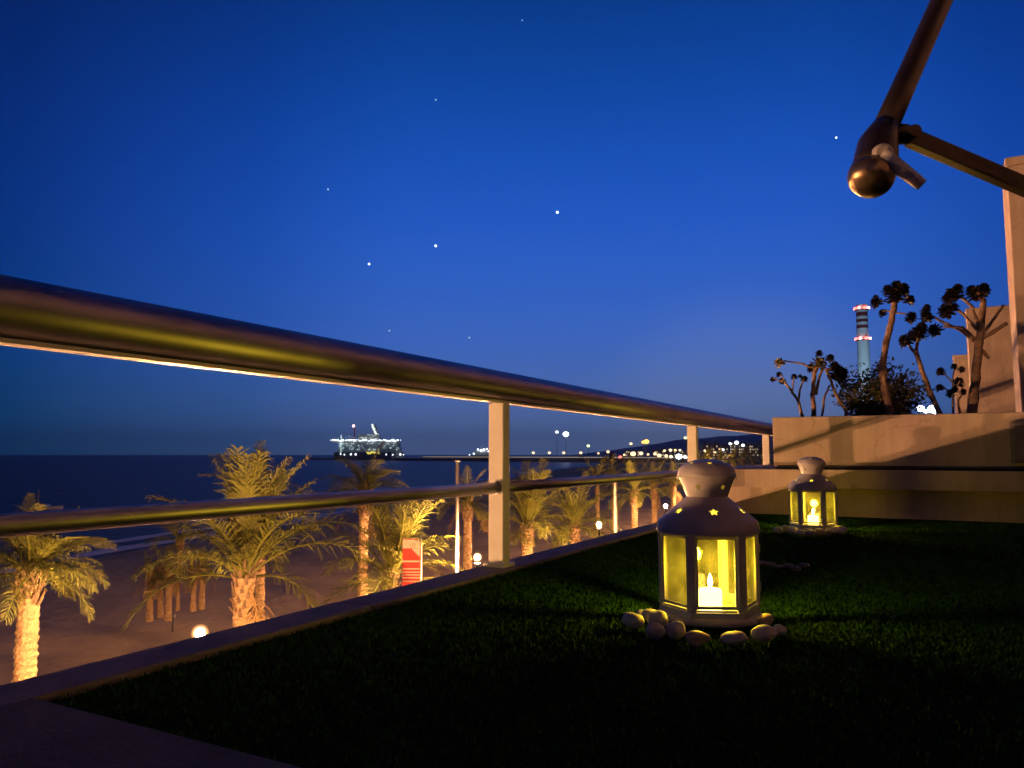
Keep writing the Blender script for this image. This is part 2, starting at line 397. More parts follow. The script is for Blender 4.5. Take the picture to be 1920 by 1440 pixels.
# coping stones, one piece each
cop = thing('coping_wall', 'low stone coping along the terrace edge under the railing', 'coping', (0, 0, 0), ROT_T)
s_ = -6.0; k = 0
cst = MB(); cst.box((0, 0, 0), (Q1 - Q0, 1.196, .07)); cme = cst.mesh('coping_stone', M['coping'])
while s_ < 22:
    oo = inst('coping_stone', cme, cop, ((Q0 + Q1) / 2, s_ + .6, -.024 + random.uniform(-.0008, .0008)))
    bv = oo.modifiers.new('edge', 'BEVEL'); bv.width = .004; bv.segments = 2
    s_ += 1.2

# grass blades on the turf (stuff)
def grass():
    rng = np.random.default_rng(3)
    def field(n, q0, q1, s0, s1):
        return np.stack([rng.uniform(q0, q1, n), rng.uniform(s0, s1, n)], 1)
    P = np.concatenate([field(210000, Q1 + .004, 1.6, S0 + .01, 2.6), field(60000, Q1 + .004, 1.7, 2.6, S1)])
    n = len(P)
    h = rng.uniform(.004, .0085, n); w = rng.uniform(.0009, .0017, n)
    az = rng.uniform(0, 2 * np.pi, n); lean = rng.uniform(.05, .9, n) * h
    la = rng.uniform(0, 2 * np.pi, n)
    dx, dy = np.cos(az) * w, np.sin(az) * w
    lx, ly = np.cos(la) * lean, np.sin(la) * lean
    V = np.zeros((n, 5, 3))
    V[:, 0] = np.stack([P[:, 0] - dx, P[:, 1] - dy, np.full(n, -.001)], 1)
    V[:, 1] = np.stack([P[:, 0] + dx, P[:, 1] + dy, np.full(n, -.001)], 1)
    V[:, 2] = np.stack([P[:, 0] + dx * .8 + lx * .4, P[:, 1] + dy * .8 + ly * .4, h * .6], 1)
    V[:, 3] = np.stack([P[:, 0] - dx * .8 + lx * .4, P[:, 1] - dy * .8 + ly * .4, h * .6], 1)
    V[:, 4] = np.stack([P[:, 0] + lx, P[:, 1] + ly, h], 1)
    base = (np.arange(n) * 5)[:, None]
    tri = np.concatenate([base + np.array([[0, 1, 2]]), base + np.array([[0, 2, 3]]), base + np.array([[3, 2, 4]])], 1).reshape(-1, 3)
    me = bpy.data.meshes.new('grass'); me.vertices.add(n * 5); me.vertices.foreach_set('co', V.reshape(-1))
    nf = len(tri); me.loops.add(nf * 3); me.loops.foreach_set('vertex_index', tri.reshape(-1).astype(np.int32))
    me.polygons.add(nf); me.polygons.foreach_set('loop_start', (np.arange(nf) * 3).astype(np.int32))
    try: me.polygons.foreach_set('loop_total', np.full(nf, 3, np.int32))
    except Exception: pass
    me.update(calc_edges=True); me.validate(); me.materials.append(M['blade'])
    g = bpy.data.objects.new('grass', me); COL.objects.link(g); g.rotation_euler.z = ROT_T
    g['kind'] = 'stuff'; g['label'] = 'short dark green artificial grass blades'
grass()

# planter with its projecting plinth
SP = 4.02
pl = thing('planter', 'long plaster planter box with ledge at the far end of the turf', 'planter', (0, 0, 0), ROT_T)
ZL0, ZL1 = .138, .228
PQ = -.694; PT = .485
tbox('ledge', 'plaster', Q1 - .005, 2.6, SP - .07, 5.15, ZL0, ZL1, pl, .004)
tbox('plinth', 'plaster', Q1 + .004, 2.6, SP + .05, 5.12, -.03, ZL0 - .002, pl)
tbox('joint_strip', 'dark', PQ + .006, 2.59, SP + .008, 5.0, ZL1, ZL1 + .010, pl)
bb = MB()   # box walls: front, back, left end
bb.box(((PQ + 2.6) / 2, SP + .045, (ZL1 + .010 + PT) / 2), (2.6 - PQ, .09, PT - ZL1 - .010))
bb.box((PQ + .045, (SP + .09 + 5.0) / 2, (ZL1 + .010 + PT) / 2), (.09, 5.0 - SP - .09, PT - ZL1 - .010))
bb.box(((PQ + 2.6) / 2, 5.05, (ZL1 + .010 + PT) / 2), (2.6 - PQ, .1, PT - ZL1 - .010))
bb.build('planter_wall', M['plaster'], pl, bevel=.004)
sb = MB(); sb.box(((PQ + .09 + 2.6) / 2, (SP + .09 + 5.0) / 2, .37), (2.6 - PQ - .09, 5.0 - SP - .09, .16)); sb.build('soil', M['soil'], pl)
pipe = MB(); pipe.tube([(PQ + .02, SP - .012, ZL1 + .012), (1.2, SP - .012, ZL1 + .012), (2.4, SP - .012, ZL1 + .012)], .006, 8)
tag(pipe.build('drip_pipe', M['dark'], None, rz=ROT_T), 'thin dark irrigation pipe along the planter ledge', 'pipe')

# partition walls between terraces
def partition(q, s, h, w, label, cap=.05):
    q1 = 2.9; t = thing('partition_wall', label, 'wall', (0, 0, 0), ROT_T, 'partition walls between the terraces')
    tbox('wall', 'plaster', q, q1, s, s + w, .004, h - cap, t, .006)
    tbox('wall_cap', 'plaster', q - .008, q1 - .002, s - .008, s + w + .008, h - cap + .001, h, t, .006)
partition(.462, 5.22, 2.03, .34, 'tall near plaster partition wall at the right picture edge')
partition(.44, 10.45, 2.02, .34, 'middle plaster partition wall behind the tallest dark succulent')
partition(.42, 15.7, 2.06, .34, 'farthest and smallest plaster partition wall')
# facade of the flats behind the terrace (outside the frame) with balcony door openings
fa = thing('facade', 'plaster facade of the flats behind the terrace', 'facade', (0, 0, 0), ROT_T)
tbox('wall', 'facade', 2.9, 3.2, -8, 40, .0, 4.6, fa)

# ================================================================== RAILING
QR = -1.0
rl = thing('railing', 'steel tube railing with pale posts along the terrace edge', 'railing', (0, 0, 0), ROT_T)
tb = MB(); tb.tube([(QR, s, .481) for s in np.linspace(-6, 21, 28)], .0395, 32); tb.build('top_rail', M['steel'], rl, smooth=True)
tb = MB(); tb.box((QR, 7.5, .4385), (.030, 27, .006)); tb.build('rail_flange', M['postpaint'], rl)
POSTS = [-1.99, -.108, 1.772, 3.656, 5.53, 7.41, 9.29, 11.17, 13.05]
edges = [-6] + POSTS + [21]
for a, c in zip(edges[:-1], edges[1:]):
    tb = MB(); tb.tube([(QR, s, .2135) for s in np.linspace(a + (.018 if a > -6 else 0), c - (.018 if c < 21 else 0), 6)], .0148, 20)
    tb.build('mid_rail', M['steel'], rl, smooth=True)
for s in POSTS:
    pb = MB(); pb.box((QR, s, .2235), (.045, .036, .4235)); pb.build('post', M['postpaint'], rl, bevel=.003)
    for sg in (-1, 1):
        if POSTS[0] < s: wb = MB(); wb.tube([(QR, s + sg * .018, .2135), (QR, s + sg * .024, .2135)], .0185, 20); wb.build('rail_collar', M['steel'], rl, smooth=False)
    for sq, sl in ((-1, -1), (1, -1), (-1, 1), (1, 1)):
        if abs(s) < 6: wb = MB(); wb.lathe([(.004, .0199), (.004, .0215), (.0025, .0225), (.0003, .0228)], 8, (QR + sq * .0266, s + sl * .0245, 0)); wb.build('screw', M['handle'], rl)
    fb = MB(); fb.box((QR, s, .0155), (.062, .06, .009)); fb.build('base_plate', M['postpaint'], rl, bevel=.001)

# ================================================================== STREET LAMPS
def lamp_proto():
    t = thing('street_lamp', 'x', 'street lamp', (0, 0, 0), 0, 'globe street lamps along the promenade')
    p = MB(); p.tube([(0, 0, -4.8), (0, 0, -4.2)], [.11, .09], 12); p.build('base', M['dark'], t, smooth=False)
    p = MB(); p.tube([(0, 0, -4.2), (0, 0, -.24)], [.06, .045], 12); p.build('pole', M['dark'], t, smooth=True)
    p = MB(); p.lathe([(.05, -.26), (.10, -.23), (.12, -.19), (.06, -.185)], 16); p.build('collar', M['dark'], t)
    p = MB(); p.ball((0, 0, 0), .085, 20, 12); p.build('bulb', M['globe'], t, smooth=True)
    p = MB(); p.ball((0, 0, 0), .17, 32, 20); p.build('globe', M['halo'], t, smooth=True)  # painted bloom around the bulb, not lamp glass
    return t
lp = lamp_proto(); first = True
LAMPS = [((-16.8, -8.6, -3.2), 'globe street lamp farthest behind the viewer on the promenade'),
         ((-11.5, 3.3, -3.2), 'globe street lamp just outside the left picture edge'),
         (tuple(atY(375, 1187, 15.2)), 'lit globe lamp at the coping between the two stoutest palms'),
         (tuple(atY(895, 1045, 26.2)), 'lit globe lamp just beside the nearest white railing post'),
         (tuple(atY(1123, 983, 38.5)), 'lit globe lamp midway between the near post and the big lantern'),
         (tuple(atY(1248, 948, 52.6)), 'lit globe lamp behind the roof edge of the big lantern'),
         ((17.6, 68.5, -3.1), 'lit globe lamp hidden behind the planter end'),
         ((25, 86, -3.1), 'far lit globe lamp on the promenade'), ((33, 105, -3.1), 'farthest lit globe lamp on the promenade')]
for loc, lab in LAMPS:
    o = lp if first else copy_tree(lp); first = False
    o.location = loc; o['label'] = lab

# ================================================================== PALMS
def frond_mesh(name, L, el0, el1, seed, m, nleaf=36, leaf=.42, wleaf=.026, twist=.25):
    rnd = random.Random(seed); b = MB(); n = 9
    pts = [Vector((0, 0, 0))]; dirs = []
    for i in range(n):
        t = i / (n - 1); e = R(el0 + (el1 - el0) * t ** 1.15); y = twist * t * t
        d = Vector((math.cos(e) * math.cos(y), math.cos(e) * math.sin(y), math.sin(e))); dirs.append(d)
        pts.append(pts[-1] + d * (L / n))
    b.tube(pts, [.045 * (1 - .85 * i / n) + .006 for i in range(n + 1)], 4, False, .5)
    for j in range(nleaf):
        t = .16 + .84 * (j + .5) / nleaf
        f = t * n; i = min(int(f), n - 1); p = pts[i].lerp(pts[i + 1], f - i); d = dirs[i]
        side0 = d.cross(Vector((0, 0, 1)))
        side0 = side0.normalized() if side0.length > .05 else Vector((0, 1, 0))
        up = side0.cross(d)
        for sg in (-1, 1):
            ln = leaf * (.45 + 1.1 * math.sin(math.pi * min(1, .12 + .88 * t) ** .85) ** .8) * rnd.uniform(.75, 1.15) * L / 2.4
            ld = (d * rnd.uniform(.55, .95) + side0 * sg * rnd.uniform(.6, .95) + up * rnd.uniform(-.1, .35)).normalized()
            mid_ = p + ld * ln * .55; tip = p + ld * ln - Vector((0, 0, ln * rnd.uniform(.12, .5)))
            wv = d.cross(ld).cross(ld).normalized() * wleaf * .5
            b.add([p - wv * .6, p + wv * .6, mid_ + wv, mid_ - wv, tip], [(0, 1, 2, 3), (3, 2, 4)])
    return b.mesh(name, m)
FR = {}
for lname, spec in {'up': (82, 48), 'mid': (62, 2), 'low': (38, -38), 'drop': (12, -66), 'hang': (-35, -84)}.items():
    FR[lname] = [frond_mesh('frond', 2.4, spec[0] + v, spec[1] + v * 1.5, sum(map(ord, lname)) % 97 + v, M['frond'] if lname != 'hang' else M['dryfrond'], twist=.35 * (v / 6)) for v in (-6, 0, 7)]
FARFR = {k: [frond_mesh('frond', 2.4, s0, s1, 5, M['frond'], nleaf=12, wleaf=.07)] for k, (s0, s1) in {'up': (75, 35), 'mid': (55, -5), 'low': (25, -50), 'drop': (0, -70)}.items()}
def palm(px, Y, ytop, label, r=.2, L=2.4, seed=0, n=30, lean=0.0, ybase=None, mix=(8, 9, 8, 5, 0), far=False, kind='palm_tree', group='palms along the promenade', boot=1.0, wind=0.0):
    rnd = random.Random(seed)
    crown = atY(px, ytop, Y)
    g = GROUND if ybase is None else atY(px, ybase, Y).z
    basep = Vector((crown.x - lean, Y, g))
    t = thing(kind, label, 'palm', basep, 0, group)
    H = crown.z - g
    # trunk with overlapping leaf scars
    b = MB(); seg = 12 if not far else 7; rows = int(min(80, max(8, H / .085))) if not far else 6
    vv, ff = [], []
    for i in range(rows + 1):
        tt = i / rows; rr = r * (1.12 - .25 * tt + (.25 * math.exp(-tt * 12))) * (1 + (.12 if tt > .85 else 0) * (tt - .85) / .15)
        cx = lean * tt ** 1.5
        for k in range(seg):
            w = 2 * math.pi * (k + .5 * (i % 2)) / seg
            j = 1 + (0 if far else rnd.uniform(-.05, .07)) + (.09 if i % 2 else -.05)
            vv.append((cx + rr * j * math.cos(w), rr * j * math.sin(w), H * tt + rnd.uniform(-.02, .02)))
    for i in range(rows):
        for k in range(seg): ff.append((i * seg + k, i * seg + (k + 1) % seg, (i + 1) * seg + (k + 1) % seg, (i + 1) * seg + k))
    b.add(vv, ff); b.build('trunk', M['trunk'], t)
    top = Vector((lean, 0, H))
    if not far and boot:
        b = MB()
        for i in range(46):     # cut leaf bases below the crown
            a = i * 2.399; hh = -.95 * boot + (i / 46) * 1.15 * boot
            d = Vector((math.cos(a), math.sin(a), 0)); p = top + d * r * .75 + Vector((0, 0, hh))
            b.tube([p, p + d * (.07 + .05 * rnd.random()) + Vector((0, 0, .16)), p + d * .13 * rnd.uniform(.8, 1.5) + Vector((0, 0, .30 * rnd.uniform(.8, 1.2)))], [.07, .055, .028], 5, True, .5)
        b.build('leaf_base', M['boot'], t)
    names = [nm for nm, c in zip(('up', 'mid', 'low', 'drop', 'hang'), mix) for _ in range(round(c * n / sum(mix)))]
    src = FARFR if far else FR
    for i, nm in enumerate(names):
        a = i * 2.39996 + rnd.uniform(-.25, .25)
        if nm not in src: continue
        me = rnd.choice(src[nm])
        q = Quaternion((0, 0, 1), a)
        if wind: q = Quaternion((0, 1, 0), wind * rnd.uniform(.4, 1.2)) @ q
        q = q @ Quaternion((1, 0, 0), rnd.uniform(-.3, .3))
        off = Vector((math.cos(a), math.sin(a), 0)) * r * .45 + Vector((0, 0, {'up': .25, 'mid': .15, 'low': .05, 'drop': -.05, 'hang': -.15}[nm]))
        inst('frond', me, t, top + off, q, L / 2.4 * rnd.uniform(.85, 1.12))
    return t
palm(57, 17.5, 1080, 'stout palm with bright ringed trunk at the far left', .235, 1.65, 1, 46, mix=(2, 12, 14, 5, 0), wind=.28, boot=.7)
palm(458, 22.5, 1082, 'big spreading palm with tall upright fronds beside its thinner twin trunk', .29, 3.45, 2, 27, mix=(12, 7, 5, 2, 1), boot=1.25, wind=.08)
palm(488, 25, 975, 'slim palm standing right behind the big spreading palm', .20, 2.2, 3, 24, mix=(5, 8, 7, 3, 0), wind=.2)
palm(683, 29, 925, 'tall slim palm with a small crown left of the red banner', .184, 1.75, 4, 34, mix=(1, 10, 11, 7, 2), wind=.2)
palm(733, 27, 1085, 'short palm with feathery fronds half hiding the red banner', 0.209, 2.88, 5, 30, mix=(11, 8, 6, 4, 1), wind=.12)
palm(877, 37, 942, 'small palm between the pale lamp pole and the near railing post', 0.213, 1.68, 6, 26, mix=(4, 7, 9, 8, 2))
palm(988, 43, 990, 'squat palm just right of the near railing post', 0.349, 3.37, 7, 30, mix=(13, 8, 6, 4, 1))
palm(1078, 46, 990, 'spreading palm left of the globe lamp by the lantern', 0.276, 2.99, 8, 30, mix=(6, 8, 9, 7, 1))
palm(1189, 58, 925, 'palm with orange trunk right of the second pale pole', 0.255, 2.32, 9, 26, mix=(5, 8, 8, 6, 1))
palm(1226, 63, 915, 'slim palm left of the globe lamp behind the big lantern', 0.210, 2.22, 10, 24, mix=(5, 8, 8, 6, 1))
palm(1262, 70, 912, 'palm partly behind the big lantern top', 0.241, 2.29, 11, 24, mix=(5, 8, 8, 6, 1))
for i, (px, Y, yt) in enumerate([(1312, 78, 880), (1330, 92, 873), (1352, 104, 868), (1372, 118, 864), (1392, 134, 862), (1410, 150, 860), (1428, 168, 858), (1442, 186, 857), (1120, 62, 905), (1150, 66, 900)]):
    palm(px, Y, yt, ['far palm directly right of the middle railing post', 'far palm second past the middle railing post', 'far palm third past the middle railing post', 'far palm midway between middle and last railing posts',
                     'far palm fifth past the middle railing post', 'far palm sixth past the middle railing post', 'far palm just left of the last railing post', 'farthest palm beside the planter corner',
                     'small palm seen above the third globe lamp', 'small palm behind the second pale pole'][i], .2, 2.3, 20 + i, 16, far=True, mix=(5, 6, 6, 4, 0))
# small palms out on the sand
BG = 'small palms standing on the sand'
palm(283, 38, 1082, 'dark squat palm at the left of the beach clump', .15, 1.05, 40, 20, ybase=1165, mix=(2, 4, 5, 7, 7), group=BG, boot=.5)
palm(303, 38.6, 1070, 'dark squat palm in the middle of the beach clump', .14, 1.05, 41, 20, ybase=1158, mix=(2, 4, 5, 7, 7), group=BG, boot=.5)
palm(318, 37.6, 1078, 'dark squat palm at the right of the beach clump', .15, 1.0, 42, 20, ybase=1163, mix=(2, 4, 5, 7, 7), group=BG, boot=.5)
palm(337, 38.4, 1022, 'tall thin palm rising over the beach clump', .085, 2.0, 43, 18, ybase=1145, mix=(2, 3, 6, 4, 1), group=BG, boot=.4, wind=-.2)
palm(364, 38.2, 1072, 'dark squat beach palm left of its pair by the spreading palm', .13, 1.0, 44, 18, ybase=1146, mix=(2, 4, 5, 7, 6), group=BG, boot=.5)
palm(380, 38.5, 1070, 'dark squat beach palm nearest the big spreading palm', .13, 1.0, 45, 18, ybase=1143, mix=(2, 4, 5, 7, 6), group=BG, boot=.5)

# poles, banner, beach post, boat
def pole(px, Y, ytop, r, label, head=True):
    p = atY(px, ytop, Y); t = thing('lamp_pole', label, 'pole', (p.x, Y, GROUND), 0, 'tall pale poles on the promenade')
    h = p.z - GROUND
    b = MB(); b.tube([(0, 0, 0), (0, 0, .5), (0, 0, h)], [r * 1.5, r * 1.1, r * .8], 12); b.build('shaft', M['polepaint'], t, smooth=True)
    b = MB(); b.box((0, 0, .02), (r * 5, r * 5, .04)); b.build('base_plate', M['polepaint'], t)
    b = MB(); b.lathe([(.02, h), (r * 1.3, h + .01), (r * 1.2, h + .05), (.01, h + .08)], 12); b.build('cap', M['polepaint'], t)
pole(858, 27.5, 866, .075, 'tall pale pole left of the small palm and near post')
pole(1153, 42, 893, .10, 'tall pale pole left of the orange-trunked palm')
pb_ = atY(790, 1003, 26); bn = thing('beach_banner', 'red and white striped banner flag on a white pole', 'banner', (pb_.x, 26, GROUND), 0)
hB = pb_.z - GROUND
b = MB(); b.tube([(0, 0, 0), (0, 0, hB)], .03, 10); b.build('pole', M['polepaint'], bn, smooth=True)
b = MB(); b.tube([(0, 0, hB - .12), (-.62, 0, hB - .12)], .012, 8); b.build('crossbar', M['polepaint'], bn, smooth=True)
zt, zb = hB - .14, hB - 1.66
b = MB(); b.box((-.325, 0, (zt + zb) / 2), (.58, .02, zt - zb)); b.build('cloth', M['bannerred'], bn)
def bstripe(z0, z1, x0=-.612, x1=-.038, m='bannerpale'):
    b = MB(); b.box(((x0 + x1) / 2, -.013, (z0 + z1) / 2), (x1 - x0, .006, z1 - z0)); b.build('stripe', M[m], bn)
bstripe(zt - .30, zt - .02)
b = MB(); b.add([(-.2, -.014, zt - .32), (-.05, -.014, zt - .32), (-.05, -.014, zt - .58), (-.03, -.020, zt - .32)], [(0, 2, 1)]); 
b = MB(); b.prism([(-.30, -.0165), (-.045, -.0165), (-.045, -.0105), (-.30, -.0105)], zt - .34, zt - .305); b.build('emblem', M['bannerpale'], bn)
tri_ = MB(); tri_.add([(-.30, -.012, zt - .34), (-.045, -.012, zt - .34), (-.045, -.012, zt - .58), (-.30, -.017, zt - .34), (-.045, -.017, zt - .34), (-.045, -.017, zt - .58)],
                      [(3, 5, 4), (0, 1, 2), (0, 2, 5, 3), (1, 4, 5, 2), (0, 3, 4, 1)]); tri_.build('emblem', M['bannerpale'], bn)
for z_, hh in ((.70, .05), (.95, .04), (1.06, .035), (1.15, .035), (1.24, .04), (1.36, .03)): bstripe(zt - z_ - hh, zt - z_)
pz = atY(325, 1150, 37); gz = GROUND
b = thing('beach_post', 'short dark post on the sand left of the first lamp', 'post', (pz.x, 37, gz), 0)
c = MB(); c.tube([(0, 0, 0), (0, 0, pz.z - gz)], .04, 8); c.build('post', M['dark'], b); c = MB(); c.box((0, 0, pz.z - gz - .12), (.22, .04, .2)); c.build('plate', M['polepaint'], b)
bp_ = atZ(72, 955, SEA); bt = thing('sailing_boat', 'small moored boat with bare mast on dark water', 'boat', (bp_.x + 1.2, bp_.y, SEA), R(8))
hb = MB(); hs = []
for x, w, d in ((-2.4, .55, .35), (-1.2, .8, .42), (.4, .85, .45), (1.7, .5, .5), (2.6, .03, .6)):
    hs += [(x, -w, d), (x, -w * .55, -.1), (x, w * .55, -.1), (x, w, d)]
hf = [(i * 4 + k, i * 4 + k + 1, i * 4 + k + 5, i * 4 + k + 4) for i in range(4) for k in range(3)] + [(i * 4 + 3, i * 4, i * 4 + 4, i * 4 + 7) for i in range(4)] + [(3, 2, 1, 0)]
hb.add(hs, hf); hb.build('hull', M['hulldim'], bt)
c = MB(); c.tube([(-1.2, 0, .3), (-1.2, 0, 3.3)], .09, 8); c.build('mast', M['polepaint'], bt)
c = MB(); c.tube([(-1.2, 0, .95), (1.0, 0, .85)], .04, 6); c.build('boom', M['polepaint'], bt)
c = MB(); c.box((-.2, 0, .6), (1.3, .8, .35)); c.build('cabin', M['hulldim'], bt)

# ================================================================== PORT AND COAST
# coast land strip and hill
b = MB()
cl = [(150, 900), (70, 1040), (85, 1200), (300, 1500), (900, 2200), (2500, 2600), (2500, 200), (420, 180), (260, 500)]
b.prism(cl, SEA - 1, SEA + 2.6); struct(b.build('port_land', M['land']), 'low port land along the coast')
def hill(name, x0, x1, y, prof, depth, label):
    bb = MB(); vv = []; n = 110
    for j in range(7):
        w = math.sin(math.pi * j / 6) ** .8
        for i in range(n + 1):
            t = i / n; k = t * (len(prof) - 1); a = int(min(k, len(prof) - 2)); h = prof[a] + (prof[a + 1] - prof[a]) * (k - a)
            h *= 1 + .12 * noise.noise(Vector((t * 30, j * .8, 3)))
            vv.append((x0 + (x1 - x0) * t, y + (j / 6 - .5) * depth, SEA - 1 + (h + 1) * w))
    bb.add(vv, [(j * (n + 1) + i, j * (n + 1) + i + 1, (j + 1) * (n + 1) + i + 1, (j + 1) * (n + 1) + i) for j in range(6) for i in range(n)])
    return struct(bb.build(name, M['hill'], smooth=True), label)
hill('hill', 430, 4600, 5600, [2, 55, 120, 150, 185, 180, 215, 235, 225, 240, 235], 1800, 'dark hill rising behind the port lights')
# breakwater
bw = MB(); rnd = random.Random(5)
A, B = atY(575, 858, 1250), atY(1330, 866, 760)
A.z = B.z = SEA; ln = (B - A).length; dr = (B - A) / ln; nr = Vector((-dr.y, dr.x, 0))
prof_ = [(-9, -1), (-4, 3.4), (3, 3.6), (9, -1)]
vv = []; n = 60
for i in range(n + 1):
    p = A + dr * ln * i / n
    for o_, h in prof_: vv.append(p + nr * (o_ + rnd.uniform(-.6, .6)) + Vector((0, 0, h * (.75 if i < 20 else 1) + rnd.uniform(-.25, .25))))
bw.add(vv, [(i * 4 + k, i * 4 + k + 1, i * 4 + k + 5, i * 4 + k + 4) for i in range(n) for k in range(3)])
tag(bw.build('breakwater', M['rock']), 'long low rock breakwater closing the port', 'breakwater')
q0_, q1_ = A + dr * ln * .40, A + dr * ln * .98
bw = MB(); mid = (q0_ + q1_) / 2; bw.box((mid.x, mid.y, SEA + 5), ((q1_ - q0_).length, 2.5, 1.6), Matrix.Rotation(math.atan2(dr.y, dr.x), 3, 'Z'))
qw = tag(bw.build('quay_wall', M['bld']), 'pale lit parapet wall along the top of the breakwater', 'wall')
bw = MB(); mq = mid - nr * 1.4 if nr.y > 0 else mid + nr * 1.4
bw.box((mq.x, mq.y, SEA + 5.55), ((q1_ - q0_).length - 4, .25, .45), Matrix.Rotation(math.atan2(dr.y, dr.x), 3, 'Z')); bw.build('added_glow_strip', M['e_addedglow'], qw)  # glowing bar added to draw the parapet's lit line, no real lamp

def mast_light(px, ylamp, Y, r, m, label, group, zb=None, poleR=.35, name='harbour_lamp'):
    p = atY(px, ylamp, Y); g = SEA + 2.6 if zb is None else zb
    t = thing(name, label, 'lamp', (p.x, Y, g), 0, group)
    c = MB(); c.tube([(0, 0, 0), (0, 0, p.z - g)], [poleR, poleR * .7], 6); c.build('mast', M['polepaint'], t)
    c = MB(); c.ball((0, 0, p.z - g), r, 10, 6, (1, 1, .8)); c.build('lamp_head', M[m], t, smooth=True)
    return t
G1 = 'white quay lamps along the breakwater'
mast_light(1044, 810, 900, 1.8, 'e_white', 'dimmer left lamp of the twin tall floodlight masts', 'twin tall floodlight masts')
mast_light(1061, 814, 900, 3.3, 'e_flood', 'brighter right lamp of the twin tall floodlight masts', 'twin tall floodlight masts')
for i, px in enumerate((1000, 1030, 1057, 1089)):
    mast_light(px, 849, 1000 - i * 20, 1.9, 'e_warm', ['first quay lamp from the near post', 'second quay lamp from the near post', 'third quay lamp below the twin masts', 'fourth quay lamp right of the twin masts'][i], G1, zb=SEA + 3)
mast_light(1103, 836, 900, 1.9, 'e_green', 'greenish lamp right of the quay lamps', None)
mast_light(1122, 850, 850, 1.3, 'e_warm', 'small quay lamp right of the greenish lamp', G1)
mast_light(1140, 847, 850, 1.8, 'e_warm', 'quay lamp left of the red tower', G1)
G2 = 'orange lamps of the port road'
mast_light(1183, 832, 800, 1.6, 'e_warm', 'tall warm lamp left of the orange pair', G2)
mast_light(1206, 829, 800, 1.8, 'e_sodium', 'left lamp of the orange pair', G2)
mast_light(1212, 828, 800, 2.8, 'e_sodium', 'right and brighter lamp of the orange pair', G2)
mast_light(1285, 821, 800, 1.7, 'e_green', 'pale lamp at the left side of the middle railing post', None)
rnd = random.Random(11)
spots = [(1163, 857, 'e_red', 1.6), (1171, 853, 'e_warm', 1.3), (1187, 851, 'e_warm', 2.6), (1202, 850, 'e_warm', 2.0), (1228, 851, 'e_warm', 1.6), (1236, 854, 'e_warm', 2.0), (1249, 855, 'e_warm', 1.6), (1258, 856, 'e_warm', 1.7),
         (1273, 856, 'e_flood', 2.8), (1285, 857, 'e_white', 1.8), (1246, 845, 'e_warm', 1.2), (1257, 844, 'e_warm', 1.6), (1266, 844, 'e_sodium', 1.2), (1275, 844, 'e_warm', 1.2), (1215, 852, 'e_warm', 1.2),
         (1322, 845, 'e_warm', 1.3), (1340, 848, 'e_warm', 1.2), (1356, 843, 'e_white', 1.2), (1381, 830, 'e_white', 2.0), (1369, 832, 'e_white', 1.3), (1393, 835, 'e_white', 1.6), (1350, 842, 'e_warm', 1.0)]
PORTL = ['red glowing port lamp right of the dark red tower', 'small warm port lamp just right of the red lamp', 'largest warm port lamp under the tall warm lamp', 'warm port lamp below the left lamp of the orange pair',
         'warm port lamp between the orange pair and the middle post', 'warm port lamp directly left of the lower low-hung pair', 'low warm port lamp left of the white glare', 'low warm port lamp touching the white glare',
         'bright bluish white glare near the middle railing post', 'white port lamp against the left side of the middle post', 'upper small port lamp at the left of the upper row', 'upper warm port lamp second in the upper row', 'orange port lamp of the upper row by the middle post', 'upper port lamp nearest the middle railing post',
         'small port lamp right below the orange pair', 'first warm port lamp right of the middle post', 'low warm port lamp past the middle post among palms', 'white port lamp in the middle of the gap between posts', 'largest white lamp in the gap between the last posts', 'white lamp left of the largest one in the gap', 'white lamp right of the largest one in the gap', 'small warm lamp beneath the white ones in the gap']
for i, (px, py, m_, r_) in enumerate(spots):
    mast_light(px, py, 720, r_, m_, PORTL[i], 'cluster of port lights', poleR=.2)
# lit industrial structures far right
rnd = random.Random(21)
bi = 0
for px0, px1, y0, Y in ((1318, 1326, 830, 900), (1330, 1337, 832, 905), (1340, 1347, 830, 910), (1352, 1362, 834, 920), (1366, 1378, 828, 930), (1382, 1398, 831, 940), (1402, 1420, 833, 930), (1422, 1440, 828, 940), (1225, 1252, 843, 880), (1258, 1284, 846, 890), (1172, 1196, 846, 890)):
    a, c = atY(px0, y0, Y), atY(px1, y0, Y); w = c.x - a.x; h = a.z - (SEA + 2.6)
    t = thing('port_building', 'pale port building among the lights, number of lit windows differs', 'building', ((a.x + c.x) / 2, Y, SEA + 2.6), 0, 'port buildings behind the railing')
    t['label'] = ['narrow port block right of the middle railing post', 'second narrow port block past the middle railing post', 'third narrow port block past the middle railing post', 'port block in the middle of the far right gap',
                  'tall lit port block below the hill lights', 'wide port block right of the tall lit one', 'port block left of the last railing post', 'port block behind the last railing post',
                  'low port shed left of the middle railing post', 'low port shed touching the middle railing post', 'low port shed beneath the orange lamp pair'][bi]; bi += 1
    c_ = MB(); c_.box((0, 0, h / 2), (w, 12, h)); c_.build('wall', M['bld'], t)
    c_ = MB(); c_.box((0, 0, h + .3), (w + .8, 12.8, .6)); c_.build('roof', M['bld'], t)
    c_ = MB()
    for zz in np.arange(2, h - 1, 3.4):
        for xx in np.arange(-w / 2 + 1, w / 2 - .5, 2.2):
            if rnd.random() < .5: c_.box((xx, -6.05, zz), (1.2, .12, 1.5))
    if c_.v: ww = c_.build('window', M['e_win'], t); ww['kind'] = 'stuff'
